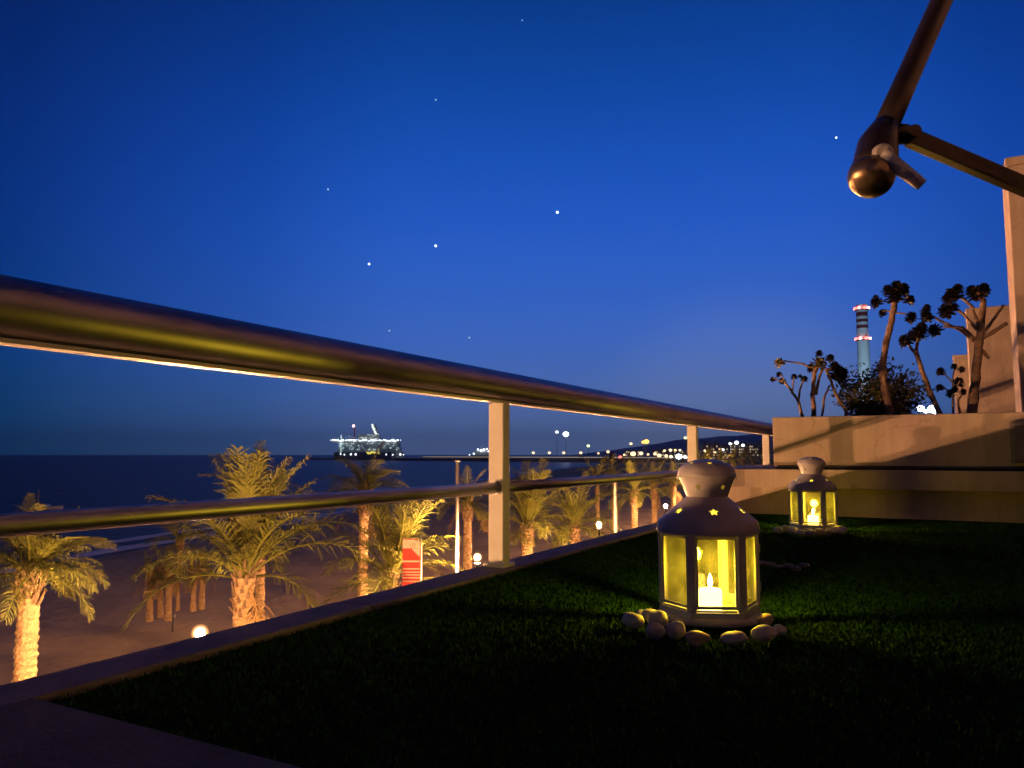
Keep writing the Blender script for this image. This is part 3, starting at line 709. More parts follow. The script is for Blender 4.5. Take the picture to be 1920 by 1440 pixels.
# red tower / navigation mark on the mole
p = atY(1147, 852, 700); t = thing('navigation_tower', 'small dark red tower at the end of the quay', 'tower', (p.x, 700, SEA), 0)
c = MB(); c.tube([(0, 0, 0), (0, 0, 9)], [2.6, 2.1], 10); c.build('tower', M['shipred'], t); c = MB(); c.lathe([(2.6, 9), (2.6, 9.6), (1.2, 9.8), (1.0, 11), (.1, 11.5)], 10); c.build('gallery', M['shipred'], t)

# cruise ship
def at_ship(px, py): return atY(px, py, 1200)
s0, s1 = at_ship(632, 850), at_ship(756, 850)
cx = (s0.x + s1.x) / 2; Lh = (s1.x - s0.x)
sh = thing('cruise_ship', 'large brightly lit ship with rows of deck lights', 'ship', (cx, 1200, SEA), 0)
u_ = 1200 / 1442
def sx(px): return at_ship(px, 850).x - cx
def sz(py): return at_ship(690, py).z - SEA
c = MB(); c.prism([(sx(628), -8), (sx(735), -9), (sx(758), 0), (sx(735), 9), (sx(628), 8)], -1, sz(848)); c.build('hull', M['shiphull'], sh)
for a_, b_, y0, y1, nm in ((634, 752, 848, 840, 'lower_deck'), (637, 750, 839.5, 830, 'middle_deck'), (622, 748, 829.5, 825, 'upper_deck'), (672, 712, 824.5, 815, 'bridge')):
    c = MB(); c.box(((sx(a_) + sx(b_)) / 2, 0, (sz(y0) + sz(y1)) / 2), (sx(b_) - sx(a_), 13, sz(y1) - sz(y0))); c.build(nm, M['shipwhite'], sh)
def dots(name, lst, m, r):
    c = MB()
    for px, py, k in lst: c.ball((sx(px), -8.2, sz(py)), r * k, 6, 4)
    o = c.build(name, M[m], sh); o['kind'] = 'stuff'
rnd = random.Random(9)
dots('upper_lights', [(x + rnd.uniform(-1, 1), 826 + rnd.uniform(-1.4, 1), rnd.uniform(.5, 1.25)) for x in np.arange(622, 753, 3.0)], 'e_white', .95)
dots('bridge_lights', [(x + rnd.uniform(-1, 1), rnd.uniform(814, 823), rnd.uniform(.5, 1)) for x in np.arange(674, 712, 3.2)] + [(x, rnd.uniform(816, 823), rnd.uniform(.4, .9)) for x in (636, 641, 645, 650, 656, 661, 666)], 'e_deck', .8)
dots('deck_lights', [(rnd.uniform(636, 748), rnd.choice((832, 836, 840, 843)), rnd.uniform(.4, .9)) for _ in range(60)], 'e_deckdim', .9)
dots('waterline_lights', [(x, 852 + rnd.uniform(-.6, .6), k) for x, k in ((641, .8), (648, .9), (660, 1.3), (669, 1.4), (726, 1.3), (738, .9), (752, 1.4), (758, .8))], 'e_white', 1.0)
dots('yellow_lights', [(x + rnd.uniform(-1, 1), 849.5 + rnd.uniform(-1.5, 1.5), rnd.uniform(.7, 1.2)) for x in np.arange(689, 714, 2.4)], 'e_yellow', 1.25)
c = MB(); c.tube([(sx(664), 0, sz(826)), (sx(664), 0, sz(800))], [1.2, .8], 6); c.build('mast', M['shipred'], sh)
dots('mast_light', [(664, 799, 1.5)], 'e_pink', 1.3)
c = MB(); c.tube([(sx(705), 0, sz(815)), (sx(702), 0, sz(806)), (sx(700), 0, sz(797))], [4.5, 4.2, 3.4], 10); c.build('funnel', M['shipwhite'], sh)
dots('funnel_lights', [(699, 797, 1.2), (700, 801, 1.4), (702, 805, 1.5), (704, 810, 1.3), (706, 813, 1.2)], 'e_deck', 1.4)
c = MB(); c.tube([(sx(641), -4, sz(848)), (sx(641), -4, sz(815))], .8, 6); c.build('crane', M['shipwhite'], sh)
dots('crane_lights', [(641, y, .8) for y in range(817, 850, 4)], 'e_deckdim', 1.2)
# second vessel
s2 = atY(903, 855, 1300); v2 = thing('harbour_vessel', 'smaller lit vessel left of the near railing post', 'ship', (s2.x, 1300, SEA), 0)
k_ = 1300 / 1442
c = MB(); c.prism([(-20 * k_, -5), (22 * k_, -5), (27 * k_, 0), (22 * k_, 5), (-20 * k_, 5)], -1, 7); c.build('hull', M['shiphull'], v2)
c = MB(); c.box((2, 0, 11), (26, 8, 8)); c.build('superstructure', M['shipwhite'], v2)
c = MB(); c.tube([(0, 0, 15), (0, 0, 24)], .5, 6); c.build('mast', M['shipwhite'], v2)
c = MB()
for x, z, r_ in ((-6, 17, 1.5), (-1, 15.5, 1.8), (4, 16.5, 2.0), (9, 18, 1.3), (12, 14, 1.3), (-13, 10, 1.3), (-20, 8, .9)): c.ball((x, -5.2, z), r_, 6, 4)
o = c.build('deck_lights', M['e_white'], v2); o['kind'] = 'stuff'

# power station chimney
YC = 800; kc = YC / 1442
pc = atY(1627, 852, YC); ch = thing('chimney', 'tall red and white banded chimney with warning lights', 'chimney', (pc.x, YC, SEA + 2.6), 0)
def cz(py): return atY(1621, py, YC).z - SEA - 2.6
def crad(z): return kc * (12.4 - 2.4 * z / cz(570))
def ring(nm, y0, y1, m):
    z0, z1 = cz(y1), cz(y0); c = MB(); c.tube([(0, 0, z0), (0, 0, z1)], [crad(z0), crad(z1)], 24); return c.build(nm, M[m], ch, smooth=False)
ring('shaft', 616, 870, 'chimwhite')
for y0, y1, m in ((610, 616, 'chimred'), (604.5, 610, 'chimwhite'), (599, 604.5, 'chimred'), (593.5, 599, 'chimwhite'), (586, 593.5, 'chimred'), (572, 586, 'chimwhite')): ring('band', y0, y1, m)
for yy in (580, 637):
    c = MB(); z = cz(yy); r_ = crad(z); c.lathe([(r_, z - 1.0), (r_ + 2.0, z - .8), (r_ + 2.0, z - .4), (r_, z - .3)], 24); c.build('gallery', M['chimred'], ch)
    for j, a in enumerate(np.arange(0, 6.28, .785)):
        c = MB(); c.ball(((r_ + 1.6) * math.cos(a), (r_ + 1.6) * math.sin(a), z + .8), 1.25 if j % 2 else 1.6, 8, 6); c.build('warning_light', M['e_pink' if j % 2 else 'e_red'], ch)
fl = bpy.data.lights.new('chimney_floodlight', 'SPOT'); fl.energy = 4.2e5; fl.color = (.5, .8, 1); fl.spot_size = R(50); fl.spot_blend = .6; fl.shadow_soft_size = .5
fo = bpy.data.objects.new('chimney_floodlight', fl); COL.objects.link(fo); fo.location = (pc.x - 35, YC - 95, 8)
fo.rotation_euler = (Vector((pc.x, YC, 100)) - fo.location).to_track_quat('-Z', 'Y').to_euler()
# bright flood lamps behind the planter plants
GF = 'white floodlights shining behind the planter plants'
for i, (px, py, r_) in enumerate(((1726, 766, .75), (1736, 771, .45), (1749, 767, 1.0), (1757, 773, .55))):
    mast_light(px, py, 160, r_, 'e_flood', ['left white floodlight glowing low behind the leaning succulent', 'small white floodlight second from left behind the leaning succulent', 'brightest white floodlight behind the leaning succulent', 'right small white floodlight behind the leaning succulent'][i], GF, zb=GROUND, poleR=.12, name='flood_lamp')

# sea air
hz = MB(); hz.box((0, 4500, (290 - 12) / 2), (18400, 13400, 290 + 12))
hm = bpy.data.materials.new('sea_haze'); hm.use_nodes = True; hn = hm.node_tree.nodes; hn.clear()
ho = hn.new('ShaderNodeOutputMaterial'); hv = hn.new('ShaderNodeVolumePrincipled'); hv.inputs['Color'].default_value = (.9, .93, 1, 1); hv.inputs['Density'].default_value = HAZE
hm.node_tree.links.new(hv.outputs[0], ho.inputs['Volume'])
if HAZE > 0:
    ho_ = hz.build('haze', hm); ho_['kind'] = 'stuff'; ho_['label'] = 'thin sea haze over the bay'

# ================================================================== PLANTER PLANTS
def rosette_mesh(seed, m, n=46):
    rnd = random.Random(seed); b = MB()
    for i in range(n):
        t = i / n; a = i * 2.39996; e = R(-30 + 116 * t)
        l = (.92 - .30 * t) * rnd.uniform(.85, 1.1); w = .24 * (1 - .3 * t)
        d = Vector((math.cos(a) * math.cos(e), math.sin(a) * math.cos(e), math.sin(e))); sd = Vector((-math.sin(a), math.cos(a), 0)); up = d.cross(sd) * -1
        p0 = Vector((0, 0, .12 * t))
        pts = [(0, .35), (.45, .9), (.78, 1.0), (.95, .6)]
        vs_ = []
        for f, ww in pts:
            c = p0 + d * l * f + up * (.10 * f * f); vs_ += [c - sd * w * ww + up * .05, c - up * .03, c + sd * w * ww + up * .05]
        vs_.append(p0 + d * l * 1.05 + up * .14)
        fs = []
        for q in range(3):
            k = q * 3; fs += [(k, k + 1, k + 4, k + 3), (k + 1, k + 2, k + 5, k + 4)]
        fs += [(9, 10, 12), (10, 11, 12)]
        b.add(vs_, fs)
    b.tube([(0, 0, -.25), (0, 0, .1)], [.10, .2], 6)
    return b.mesh('rosette', m)
ROS = [rosette_mesh(i, M['rosette']) for i in range(3)]; ROSY = rosette_mesh(9, M['yellowrosette'], 26)
def aeonium(label, sdep, stems, heads, seed):
    rnd = random.Random(seed)
    base = atS(*stems[0][0][0], sdep); t = thing('tree_succulent', label, 'succulent', (base.x, base.y, .44), 0, 'dark tree succulents in the planter')
    off = Vector((base.x, base.y, .44))
    for k, (pts, r0, r1) in enumerate(stems):
        dd = rnd.uniform(-.05, .05) if k else 0
        ps = [atS(x, y, sdep + dd * i / max(1, len(pts) - 1)) - off for i, (x, y) in enumerate(pts)]
        if k == 0 or pts[0][1] > 765: ps = [ps[0] - Vector((0, 0, .08))] + ps
        # refine and roughen
        fine = []
        for i in range(len(ps) - 1):
            for q in range(4): fine.append(ps[i].lerp(ps[i + 1], q / 4) + Vector((rnd.uniform(-1, 1), rnd.uniform(-1, 1), 0)) * .0022)
        fine.append(ps[-1]); n = len(fine)
        b = MB(); b.tube(fine, [(r0 + (r1 - r0) * i / (n - 1)) * rnd.uniform(.9, 1.12) for i in range(n)], 9); b.build('trunk' if k == 0 else 'branch', M['stem'], t, smooth=True)
    for x, y, r, tx, yel in heads:
        p = atS(x, y, sdep + rnd.uniform(-.05, .05)) - off
        q = Vector((0, 0, 1)).rotation_difference(Vector((tx, rnd.uniform(-.5, .1), 1)).normalized()) @ Quaternion((0, 0, 1), rnd.uniform(0, 6))
        rr = r * 1.15 * 4.15 / 1442
        inst('rosette', ROSY if yel else rnd.choice(ROS), t, p - Vector((0, 0, rr * .35)), q, rr)
aeonium('slender succulent cluster at the left planter corner with yellowish heads', 4.30,
        [([(1526, 780), (1524, 740), (1527, 700), (1534, 684)], .013, .010), ([(1504, 780), (1497, 752), (1483, 732), (1468, 712)], .010, .005), ([(1497, 752), (1500, 730), (1508, 710)], .006, .004), ([(1486, 735), (1489, 706)], .004, .004), ([(1480, 728), (1463, 702)], .004, .003), ([(1470, 716), (1450, 709)], .004, .003),
         ([(1527, 692), (1505, 682), (1464, 676)], .006, .004), ([(1530, 740), (1538, 700), (1550, 680)], .008, .005), ([(1541, 780), (1546, 745), (1556, 722)], .007, .005), ([(1586, 768), (1570, 745), (1558, 715), (1548, 692)], .010, .007), ([(1548, 695), (1562, 690)], .006, .006)],
        [(1462, 676, 12, -1, 1), (1535, 676, 17, .2, 1), (1522, 686, 10, -.6, 0), (1536, 660, 8, 0, 0), (1556, 668, 9, .3, 0), (1572, 694, 19, .9, 0), (1565, 684, 13, .2, 0), (1449, 709, 6, -.5, 0), (1461, 700, 7, -.2, 0), (1467, 712, 8, -.8, 0), (1489, 704, 7, 0, 0), (1508, 708, 8, .3, 0), (1500, 704, 5, 0, 0)], 1)
aeonium('tall succulent with curved bare trunk and a wide dark top before the chimney', 4.42,
        [([(1669, 776), (1660, 735), (1654, 690), (1662, 640), (1672, 600), (1678, 560)], .021, .014), ([(1674, 585), (1660, 582), (1655, 584)], .005, .004), ([(1676, 568), (1655, 564), (1644, 562)], .005, .004), ([(1675, 586), (1695, 588), (1706, 592)], .005, .004), ([(1678, 566), (1695, 560), (1703, 556)], .006, .004)],
        [(1677, 548, 18, 0, 0), (1665, 540, 13, -.4, 0), (1692, 538, 14, .5, 0), (1680, 532, 13, 0, 0), (1643, 563, 12, -.7, 0), (1642, 556, 7, 0, 0), (1705, 558, 11, .5, 0), (1655, 584, 9, -.3, 0), (1708, 590, 12, .2, 0), (1706, 597, 8, .5, 0)], 2)
aeonium('succulent leaning left with ragged dark heads between the two tallest', 4.36,
        [([(1762, 778), (1745, 740), (1728, 695), (1716, 655)], .016, .011), ([(1722, 672), (1706, 650), (1694, 636)], .008, .006), ([(1717, 657), (1722, 634)], .009, .007)],
        [(1722, 618, 17, .2, 0), (1710, 626, 12, -.3, 0), (1697, 634, 13, -.8, 0), (1728, 610, 12, .3, 0), (1737, 590, 12, .4, 0), (1735, 580, 10, .2, 0), (1738, 574, 8, .1, 0)], 3)
aeonium('tallest succulent with thick trunk and many spreading branches', 4.36,
        [([(1821, 778), (1828, 720), (1832, 670), (1839, 610), (1844, 560)], .028, .014), ([(1828, 640), (1800, 618), (1770, 605), (1740, 588)], .010, .006), ([(1826, 636), (1805, 614), (1768, 612)], .009, .006), ([(1832, 618), (1812, 595), (1792, 578)], .009, .006), ([(1835, 612), (1822, 575), (1800, 556)], .010, .006), ([(1836, 560), (1834, 548)], .008, .008),
         ([(1840, 630), (1862, 600), (1881, 572)], .008, .007), ([(1842, 634), (1866, 620), (1888, 606)], .010, .009), ([(1836, 650), (1846, 662), (1855, 672)], .009, .008)],
        [(1787, 547, 18, -.3, 0), (1778, 556, 13, -.6, 0), (1796, 538, 12, .1, 0), (1775, 577, 16, -.5, 0), (1788, 572, 10, -.1, 0), (1753, 614, 14, -1.2, 0), (1830, 546, 17, -.1, 0), (1842, 538, 14, .5, 0), (1822, 541, 12, -.3, 0), (1736, 586, 10, -.8, 0)], 4)
aeonium('small thin succulent with tiny dark heads beside the thick trunk', 4.28,
        [([(1786, 778), (1787, 740), (1785, 712)], .007, .004), ([(1787, 742), (1770, 726), (1764, 722)], .004, .003), ([(1785, 715), (1768, 697)], .004, .003), ([(1786, 720), (1790, 690)], .004, .003), ([(1787, 738), (1800, 714)], .005, .003), ([(1800, 778), (1797, 750), (1806, 734)], .006, .004)],
        [(1764, 693, 9, -.4, 0), (1789, 685, 7, 0, 0), (1803, 690, 7, .4, 0), (1797, 713, 11, .2, 0), (1762, 724, 8, -.5, 0), (1782, 734, 9, -.1, 0), (1806, 732, 7, .3, 0), (1790, 728, 7, 0, 0)], 5)
# bush
rnd = random.Random(31)
bc = atS(1658, 778, 4.6); bu = thing('planter_bush', 'bushy dark green shrub behind the bare succulent trunks', 'shrub', (bc.x, bc.y, .44), 0)
fb = MB(); br = MB()
for i in range(26):
    tx = rnd.uniform(-.19, .17); ty = rnd.uniform(-.10, .10); hz = rnd.uniform(.10, .27) * (1 - abs(tx) * 1.3) + .07
    tip = Vector((tx * 1.0, ty, hz)); b0 = Vector((tx * .3, ty * .3, -.05)); br.tube([b0, b0.lerp(tip, .5) + Vector((0, 0, .03)), tip], [.005, .004, .002], 4)
    for j in range(170):
        c = b0.lerp(tip, rnd.uniform(.35, 1.1)) + Vector((rnd.gauss(0, .028), rnd.gauss(0, .03), rnd.gauss(0, .025)))
        d = Vector((rnd.gauss(0, 1), rnd.gauss(0, 1), rnd.gauss(.4, .8))).normalized(); sd = d.orthogonal().normalized(); l = rnd.uniform(.014, .030); w = l * .3
        fb.add([c, c + d * l * .5 + sd * w, c + d * l, c + d * l * .5 - sd * w], [(0, 1, 2, 3)])
br.build('branches', M['stem'], bu); o = fb.build('foliage', M['bushleaf'], bu); o['kind'] = 'stuff'; bu.rotation_euler.z = ROT_T
# grey box and pipe on the planter face
g0 = atS(1893, 790, SP - .02); g1 = atS(1893, 868, SP - .02)
qb = g0.x * CA - g0.y * SA
gb = thing('junction_box', 'dark grey junction box with a downpipe at the right planter end', 'box', (0, 0, 0), ROT_T)
b = MB(); b.box((qb + .07, SP - .03, (g0.z + g1.z) / 2), (.14, .055, g0.z - g1.z)); b.build('body', M['greybox'], gb, bevel=.006)
b = MB(); b.box((qb + .07, SP - .061, (g0.z + g1.z) / 2), (.12, .006, g0.z - g1.z - .02)); b.build('lid', M['greybox'], gb, bevel=.002)
b = MB(); b.tube([(qb + .05, SP - .085, g1.z + .02), (qb + .05, SP - .085, .01)], .012, 10); b.build('downpipe', M['greybox'], gb, smooth=True)

# ================================================================== LANTERNS
LH = .285
def star_prism(b, c, nrm_, r, depth=.02):
    nrm_ = nrm_.normalized(); q = Vector((0, 0, 1)).rotation_difference(nrm_)
    up = q.inverted() @ Vector((0, 0, 1)); a0 = math.atan2(up.y, up.x); pts = []
    for k in range(10):
        rr = r if k % 2 == 0 else r * .48; a = a0 + math.pi * k / 5; pts.append(Vector((rr * math.cos(a), rr * math.sin(a), 0)))
    vs_ = [c + q @ (p + Vector((0, 0, -depth))) for p in pts] + [c + q @ (p + Vector((0, 0, depth))) for p in pts]
    b.add(vs_, [tuple(range(9, -1, -1)), tuple(range(10, 20))] + [(i, (i + 1) % 10, 10 + (i + 1) % 10, 10 + i) for i in range(10)])
def cut(o, stars):
    b = MB()
    for c, nn, r in stars: star_prism(b, c, nn, r)
    co = b.build('cutter', None)
    md = o.modifiers.new('holes', 'BOOLEAN'); md.operation = 'DIFFERENCE'; md.solver = 'EXACT'; md.object = co
    bpy.context.view_layer.update()
    me = bpy.data.meshes.new_from_object(o.evaluated_get(bpy.context.evaluated_depsgraph_get()))
    o.modifiers.remove(md); o.data = me; bpy.data.objects.remove(co)
    smooth_by_angle(o, 30)
def make_lantern(label):
    t = thing('candle_lantern', label, 'lantern', (0, 0, 0), 0, 'candle lanterns on the turf')
    RB = .086
    def hexp(r, off=0): return [(r * math.cos(R(60 * k) + off), r * math.sin(R(60 * k) + off)) for k in range(6)]   # a face looks along -Y
    b = MB(); b.lathe([(.001, .001), (.090, .001), (.0925, .004), (.0925, .008), (.088, .012), (.001, .012)], 48); b.build('plinth', M['lantern'], t, smooth=False)
    # skirt: hexagonal frustum ring leaning inward up to the body
    b = MB(); v = []
    for r_, z_ in ((.0915, .0125), (.0885, .0225), (.0845, .0225), (.0870, .0125)): v += [(x, y, z_) for x, y in hexp(r_)]
    b.add(v, [(i * 6 + k, i * 6 + (k + 1) % 6, ((i + 1) % 4) * 6 + (k + 1) % 6, ((i + 1) % 4) * 6 + k) for i in range(4) for k in range(6)]); b.build('skirt', M['lantern'], t, bevel=.0008)
    b = MB(); b.prism(hexp(.0835), .0125, .0150); b.build('floor_plate', M['lantern'], t)
    zb0, zb1 = .030, .150
    for k in range(6):     # corner posts with rivets
        a = R(60 * k); c = Vector((RB * math.cos(a), RB * math.sin(a), 0)); rot = Matrix.Rotation(a, 3, 'Z')
        b = MB(); b.box((c.x, c.y, (.0228 + .1555) / 2), (.0065, .0165, .1555 - .0228), rot); p = b.build('corner_post', M['lantern'], t, bevel=.0012)
        b = MB()
        for z in (.028, .150): b.ball(tuple(c * 1.038 + Vector((0, 0, z))), .0022, 8, 5)
        b.build('rivet', M['handle'], p, smooth=True)
    ap = RB * math.cos(R(30)); wside = RB - .0165
    for k in range(6):
        a = R(30 + 60 * k); rot = Matrix.Rotation(a - math.pi / 2, 3, 'Z'); nrm_ = Vector((math.cos(a), math.sin(a), 0)); c = nrm_ * (ap - .001)
        b = MB()
        for z0, z1 in ((zb0 - .0018, zb0 + .0035), (zb1 - .0035, zb1 + .003)): b.box((c.x, c.y, (z0 + z1) / 2), (wside, .005, z1 - z0), rot)
        tx = Vector((-nrm_.y, nrm_.x, 0))
        for s in (-1, 1):
            cc = c + tx * s * (wside / 2 - .0017); b.box((cc.x, cc.y, (zb0 + zb1) / 2), (.0034, .005, zb1 - zb0 - .0072), rot)
        fr = b.build('pane_frame', M['lantern'], t)
        b = MB(); c2 = nrm_ * (ap - .001); b.box((c2.x, c2.y, (zb0 + zb1) / 2), (wside - .0072, .0012, zb1 - zb0 - .0074), rot); b.build('pane', M['glass'], fr)
        # lower vent bar leaves a lit slit
        if True:
            b = MB(); c3 = nrm_ * (ap - .0005); b.box((c3.x, c3.y, .0248), (wside * .98, .004, .0032), rot); b.build('vent_bar', M['lantern'], t)
    # hinge and latch on one post
    b = MB(); a = R(-60 + 60); c = Vector((RB * 1.05 * math.cos(a), RB * 1.05 * math.sin(a), 0))
    for z in (.055, .125):
        b = MB(); b.tube([(c.x, c.y, z - .008), (c.x, c.y, z + .008)], .0028, 8); b.build('hinge', M['lantern'], t)
    # roof: eave band and cone, double walled, star holes
    th = .0014
    prof = [(.0905, .1535), (.0915, .1545), (.0915, .1600), (.0890, .1720), (.0860, .1760), (.0390, .2150), (.0365, .2185)]
    inner = [(r - th, z - (th if 1 <= i <= 5 else 0)) for i, (r, z) in enumerate(prof)]
    inner[0] = (.0890, .1535); inner[-1] = (.0350, .2185)
    b = MB(); b.lathe(prof + inner[::-1], 60, close=True); roof = b.build('roof', M['lantern'], t)
    st = []
    for k in range(6):
        a = R(30 + 60 * k); zc = .1935; rc = .0860 + (.0390 - .0860) * (zc - .1760) / (.2150 - .1760)
        st.append((Vector((rc * math.cos(a), rc * math.sin(a), zc)), Vector((math.cos(a) * .039, math.sin(a) * .039, .047)), .0092))
    cut(roof, st)
    prof = [(.0345, .2175), (.0365, .2165), (.0440, .2360), (.0500, .2520), (.0525, .2545), (.0525, .2585), (.0500, .2605)]
    inner = [(r - .0013, z) for r, z in prof]
    b = MB(); b.lathe(prof + inner[::-1], 48, close=True); cup = b.build('chimney_cup', M['lantern'], t)
    cut(cup, [(Vector((.0435 * math.cos(R(60 * k)), .0435 * math.sin(R(60 * k)), .2355)), Vector((math.cos(R(60 * k)), math.sin(R(60 * k)), -.4)), .0062) for k in range(6)])
    prof = [(.0515, .2600), (.0500, .2660), (.0440, .2740), (.0320, .2805), (.0180, .2840), (.0005, .2850)]
    inner = [(max(.0003, r - .0012), z - .0012) for r, z in prof]
    b = MB(); b.lathe(prof + inner[::-1], 48, close=True); dome = b.build('dome', M['lantern'], t)
    cut(dome, [(Vector((.035 * math.cos(R(30 + 60 * k)), .035 * math.sin(R(30 + 60 * k)), .2790)), Vector((math.cos(R(30 + 60 * k)) * .5, math.sin(R(30 + 60 * k)) * .5, 1)), .0055) for k in range(6)])
    b = MB(); b.lathe([(.0485, .2588), (.0505, .2590), (.0505, .2600), (.0485, .2602)], 40, close=True); b.build('rim', M['lantern'], t)
    # handle bail folded down over the cup
    b = MB(); b.tube([(.053 * math.cos(w), .053 * math.sin(w), .2515 + .004 * math.sin(w * 2)) for w in np.linspace(R(-20), R(200), 24)], .0014, 6); b.build('bail', M['handle'], t, smooth=True)
    return t
def candle(x, y, z0, label):
    t = thing('candle', label, 'candle', (x, y, z0), 0, 'pillar candles inside the lanterns')
    b = MB(); b.lathe([(.0005, 0), (.0200, 0), (.0205, .002), (.0205, .034), (.0190, .0375), (.0130, .0360), (.0005, .0345)], 24); b.build('wax_body', M['wax'], t, smooth=True)
    b = MB(); b.tube([(0, 0, .034), (.0005, 0, .042)], .0008, 6); b.build('wick', M['dark'], t)
    b = MB(); b.lathe([(.0002, .040), (.0035, .044), (.0046, .049), (.0032, .056), (.0002, .065)], 12); b.build('flame', M['flame'], t, smooth=True)
    l = bpy.data.lights.new('candle_light', 'POINT'); l.energy = CANDLE_W; l.color = (1, .70, .025); l.shadow_soft_size = .014
    lo = bpy.data.objects.new('candle_light', l); COL.objects.link(lo); lo.parent = t; lo.location = (0, 0, .078)
    return t
C1 = Vector((.358, 1.425, .006)); C2 = Vector((1.19, 3.075, .006))
l1 = make_lantern('big near candle lantern with star holes standing on pebbles'); l1.location = C1
view = lambda c: math.atan2(c.x, c.y)
l1.rotation_euler.z = -view(C1) + R(10)
l2 = copy_tree(l1); l2['label'] = 'smaller looking far candle lantern before the planter wall'; l2.location = C2; l2.rotation_euler.z = -view(C2) + R(-2)
candle(C1.x - .001, C1.y - .012, C1.z + .0155, 'bright pillar candle burning inside the near lantern')
candle(C2.x, C2.y, C2.z + .0155, 'pillar candle burning inside the far lantern')
# pebbles
def pebble_mesh(seed, m):
    rnd = random.Random(seed); bm = bmesh.new(); bmesh.ops.create_icosphere(bm, subdivisions=3, radius=1)
    o_ = Vector((rnd.uniform(0, 50), rnd.uniform(0, 50), 0))
    for v in bm.verts: v.co *= 1 + .28 * noise.noise(v.co * .9 + o_) + .09 * noise.noise(v.co * 2.0 + o_)
    me = bpy.data.meshes.new('pebble'); bm.to_mesh(me); bm.free(); me.polygons.foreach_set('use_smooth', [True] * len(me.polygons)); me.materials.append(m); return me
M['warmpebble'] = mat('warm_pebble_stone', (.62, .45, .26), .6, var=.35, scale=45, bump=.2, bscale=150)
M['greypebble'] = mat('grey_pebble_stone', (.42, .39, .36), .65, var=.3, scale=60, bump=.2, bscale=150)
PM = [pebble_mesh(i, M[k]) for i, k in enumerate(('pebble', 'warmpebble', 'pebble', 'greypebble', 'pebble', 'warmpebble', 'pebble'))]; PMD = pebble_mesh(8, M['darkpebble'])
def pebble(px, py, wpx, hpx, label, group, m=None, zc=None, rz=0, lift=0):
    # (px,py) is the picture position of its lower rim, where it rests on the turf
    p = atZ(px, py, .008); k = p.y / 1442
    a = wpx * k / 2; h = hpx * k / 2 / 1.0
    o = inst('pebble', m or random.choice(PM), None, (p.x, p.y + a * .7, .006 + h * .92 + lift), Quaternion((0, 0, 1), rz) @ Quaternion((1, 0, 0), random.uniform(-.2, .2)), (a, a * random.uniform(.75, 1), h))
    tag(o, label, 'pebble', group)
GP = 'pebbles around the near lantern'
for px, py, w, h, lab in ((1189, 1178, 40, 30, 'leftmost pebble lying apart on the near lantern side'), (1222, 1165, 34, 24, 'pebble at the back left of the near lantern'), (1237, 1180, 40, 36, 'yellowish upright pebble left of the near lantern base'), (1232, 1200, 36, 32, 'round pebble in front of the left pile'),
                          (1271, 1200, 38, 36, 'grey shaded pebble at the near lantern left foot'), (1311, 1210, 44, 28, 'oval pebble before the near lantern base'), (1384, 1211, 54, 26, 'longest flat pebble right of the oval one'), (1438, 1206, 46, 34, 'orange pebble at the right pile of the near lantern'),
                          (1464, 1190, 26, 20, 'small pebble at the far right of the near lantern'), (1438, 1172, 30, 22, 'round pebble on the right behind the orange one'), (1205, 1160, 24, 18, 'small pebble half hidden behind the left pile'), (1448, 1196, 34, 20, 'pebble tucked under the right pile')):
    pebble(px, py, w, h, lab, GP, rz=random.uniform(-.6, .6))
GP2 = 'pebbles around the far lantern'
labs2 = ['leftmost pale pebble of the far lantern ring', 'second pebble from left in the far ring', 'third pebble from left in the far ring', 'flat pebble left of the far lantern middle', 'pebble right under the far lantern front',
         'pebble right of the far lantern middle', 'third pebble from right in the far ring', 'second pebble from right in the far ring', 'rightmost pale pebble of the far lantern ring', 'small extra pebble near the far right end']
for i, (px, py) in enumerate(((1462, 999), (1476, 997), (1490, 1002), (1506, 1004), (1522, 1005), (1541, 1004), (1556, 1003), (1568, 1000), (1583, 1001), (1577, 997))):
    pebble(px, py, 20, 12 + (i % 3), labs2[i], GP2, rz=random.uniform(-1, 1))
GD = 'dark stones lying on the unlit turf'
for i, (px, py) in enumerate(((1432, 1059), (1448, 1062), (1463, 1067), (1480, 1064), (1494, 1069), (1510, 1063))):
    pebble(px, py, 20, 8, ['leftmost of the dark stones on the turf', 'second dark stone on the turf', 'third dark stone on the turf', 'fourth dark stone on the turf', 'fifth dark stone on the turf', 'rightmost of the dark stones on the turf'][i], GD, PMD)

# ================================================================== PARASOL ARM
Ya = 1.55
um = thing('parasol', 'dark brown parasol mast with crank handle and slanting strut', 'parasol', tuple(atY(1640, 320, Ya)), 0)
UO = um.location.copy()
def U(x, y, Y=Ya): return atY(x, y, Y) - UO
k_ = Ya / 1442
top = U(1766, 0, 1.75); low = U(1650, 262, 1.57); d_ = (top - low).normalized()
b = MB(); b.tube([low, low.lerp(top, .3), low.lerp(top, .6), top, top + d_ * .9], [.0262, .0255, .025, .025, .025], 28); b.build('mast', M['darkmetal'], um, smooth=True)
e0 = U(1637, 322, 1.53)
b = MB(); b.tube([low + d_ * .045, low + d_ * .012, low - d_ * .018, e0 + d_ * .015, e0 - d_ * .006], [.0268, .034, .040, .0445, .0450], 28); b.build('collar', M['darkmetal'], um, smooth=True)
b = MB(); prof = [(0.0, .0450), (.010, .0455), (.020, .0440), (.030, .0390), (.036, .0310), (.040, .0200), (.041, .004)]
b.tube([e0 - d_ * (.0062 + a) for a, r in prof], [r for a, r in prof], 28); b.build('end_cap', M['brass'], um, smooth=True)
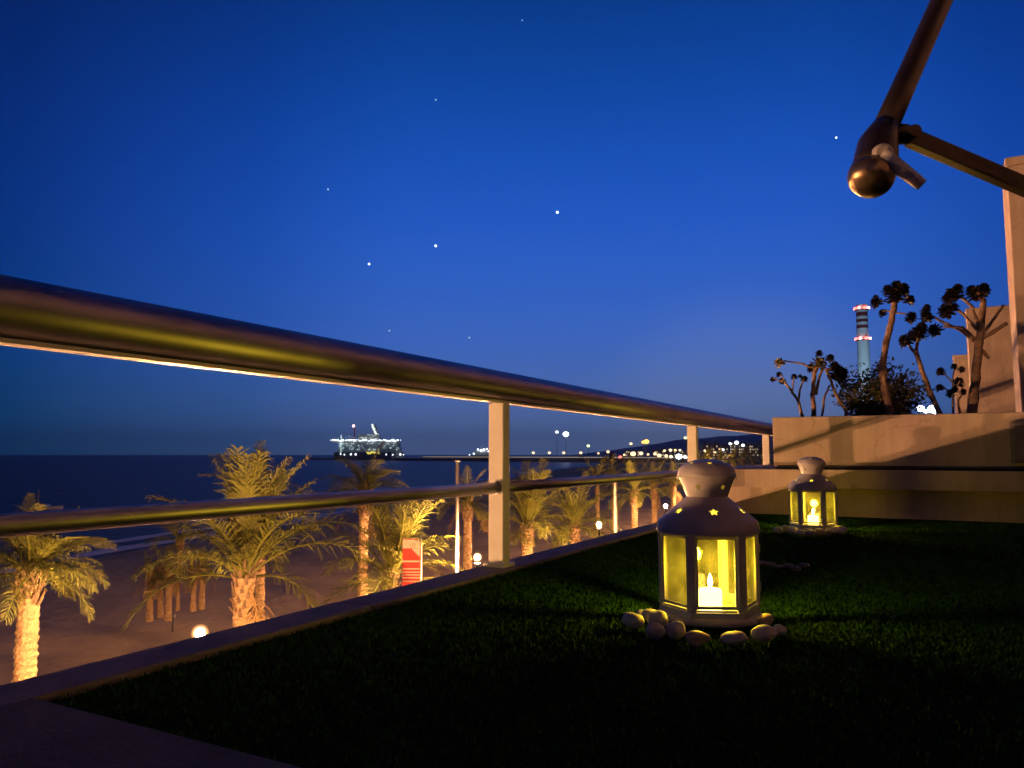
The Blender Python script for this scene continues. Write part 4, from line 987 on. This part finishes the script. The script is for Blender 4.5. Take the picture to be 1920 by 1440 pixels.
# crank handle facing the viewer
hc = U(1652, 292, 1.505); he = U(1727, 349, 1.49)
b = MB(); nf = Vector((-.1, -1, -.1)).normalized(); b.tube([hc - nf * .03, hc, hc + nf * .012, hc + nf * .016], [.019, .0215, .0215, .015], 20); hub = b.build('crank_hub', M['handle'], um, smooth=False)
hd = (he - hc).normalized(); b = MB(); b.tube([hc + nf * .006, hc + nf * .008 + hd * .03, he - hd * .012 + nf * .006, he + nf * .006], [.0175, .0140, .0125, .0115], 16); lever = b.build('crank_lever', M['handle'], hub, smooth=True)
b = MB()
for i in range(7):
    c = hc.lerp(he, .34 + i * .085) + nf * .007; b.tube([c - hd * .0012, c + hd * .0012], .0150 - i * .0003, 16)
b.build('grip_ring', M['handle'], lever)
# pivot lug and strut
lg = U(1700, 252, 1.58); b = MB(); b.tube([low + d_ * .02, lg, lg + Vector((.012, 0, .002))], [.024, .021, .014], 16); b.build('lug', M['darkmetal'], um, smooth=True)
b = MB(); b.tube([lg + Vector((.008, -.022, 0)), lg + Vector((.008, .022, 0))], .013, 16); b.build('pivot_bolt', M['darkmetal'], um)
s0_ = U(1706, 258, 1.58); s1_ = U(1935, 356, 1.62); s2_ = s0_ + (s1_ - s0_) * 2.2
dd = (s1_ - s0_).normalized(); sidev = dd.cross(Vector((0, 1, 0))).normalized(); yv = dd.cross(sidev).normalized()
rot = Matrix((dd, yv, sidev)).transposed(); b = MB(); mid = (s0_ + s2_) / 2; b.box(mid, ((s2_ - s0_).length, .026, .034), rot); b.build('strut', M['darkmetal'], um, bevel=.002)
gz_ = .012 - UO.z; b = MB(); b.tube([(s2_.x, s2_.y, gz_ + .012), (s2_.x, s2_.y, s2_.z + .06)], .024, 20); b.build('support_post', M['darkmetal'], um, smooth=True)
b = MB(); b.lathe([(.001, 0), (.20, 0), (.20, .012), (.05, .03), (.001, .03)], 32, (s2_.x, s2_.y, gz_ - .01)); b.build('foot', M['darkmetal'], um)

# ================================================================== STARS
GS = 'stars in the dusk sky'
for i, (px, py, r_, m_, lab) in enumerate(((1045, 398, 2.6, 'e_star', 'brightest star right of the line of three'), (817, 461, 2.4, 'e_star', 'bright middle star of the descending line'), (692, 495, 2.2, 'e_star', 'bright left star of the descending line'),
        (615, 355, 1.7, 'e_stardim', 'faint star at the upper left of the line'), (817, 187, 1.6, 'e_stardim', 'faint star high above the middle star'), (1568, 258, 1.9, 'e_star', 'single star left of the parasol end cap'),
        (979, 38, 1.3, 'e_stardim', 'faintest star near the top of the sky'), (730, 620, 1.5, 'e_stardim', 'faint star low over the railing, left one'), (880, 633, 1.6, 'e_stardim', 'faint star low over the railing, right one'))):
    p = atY(px, py, 9000); rr = r_ * 9000 / 1442
    b = MB(); b.ball((0, 0, 0), rr, 8, 6); tag(b.build('star', M[m_], None, loc=p), lab, 'star', GS)
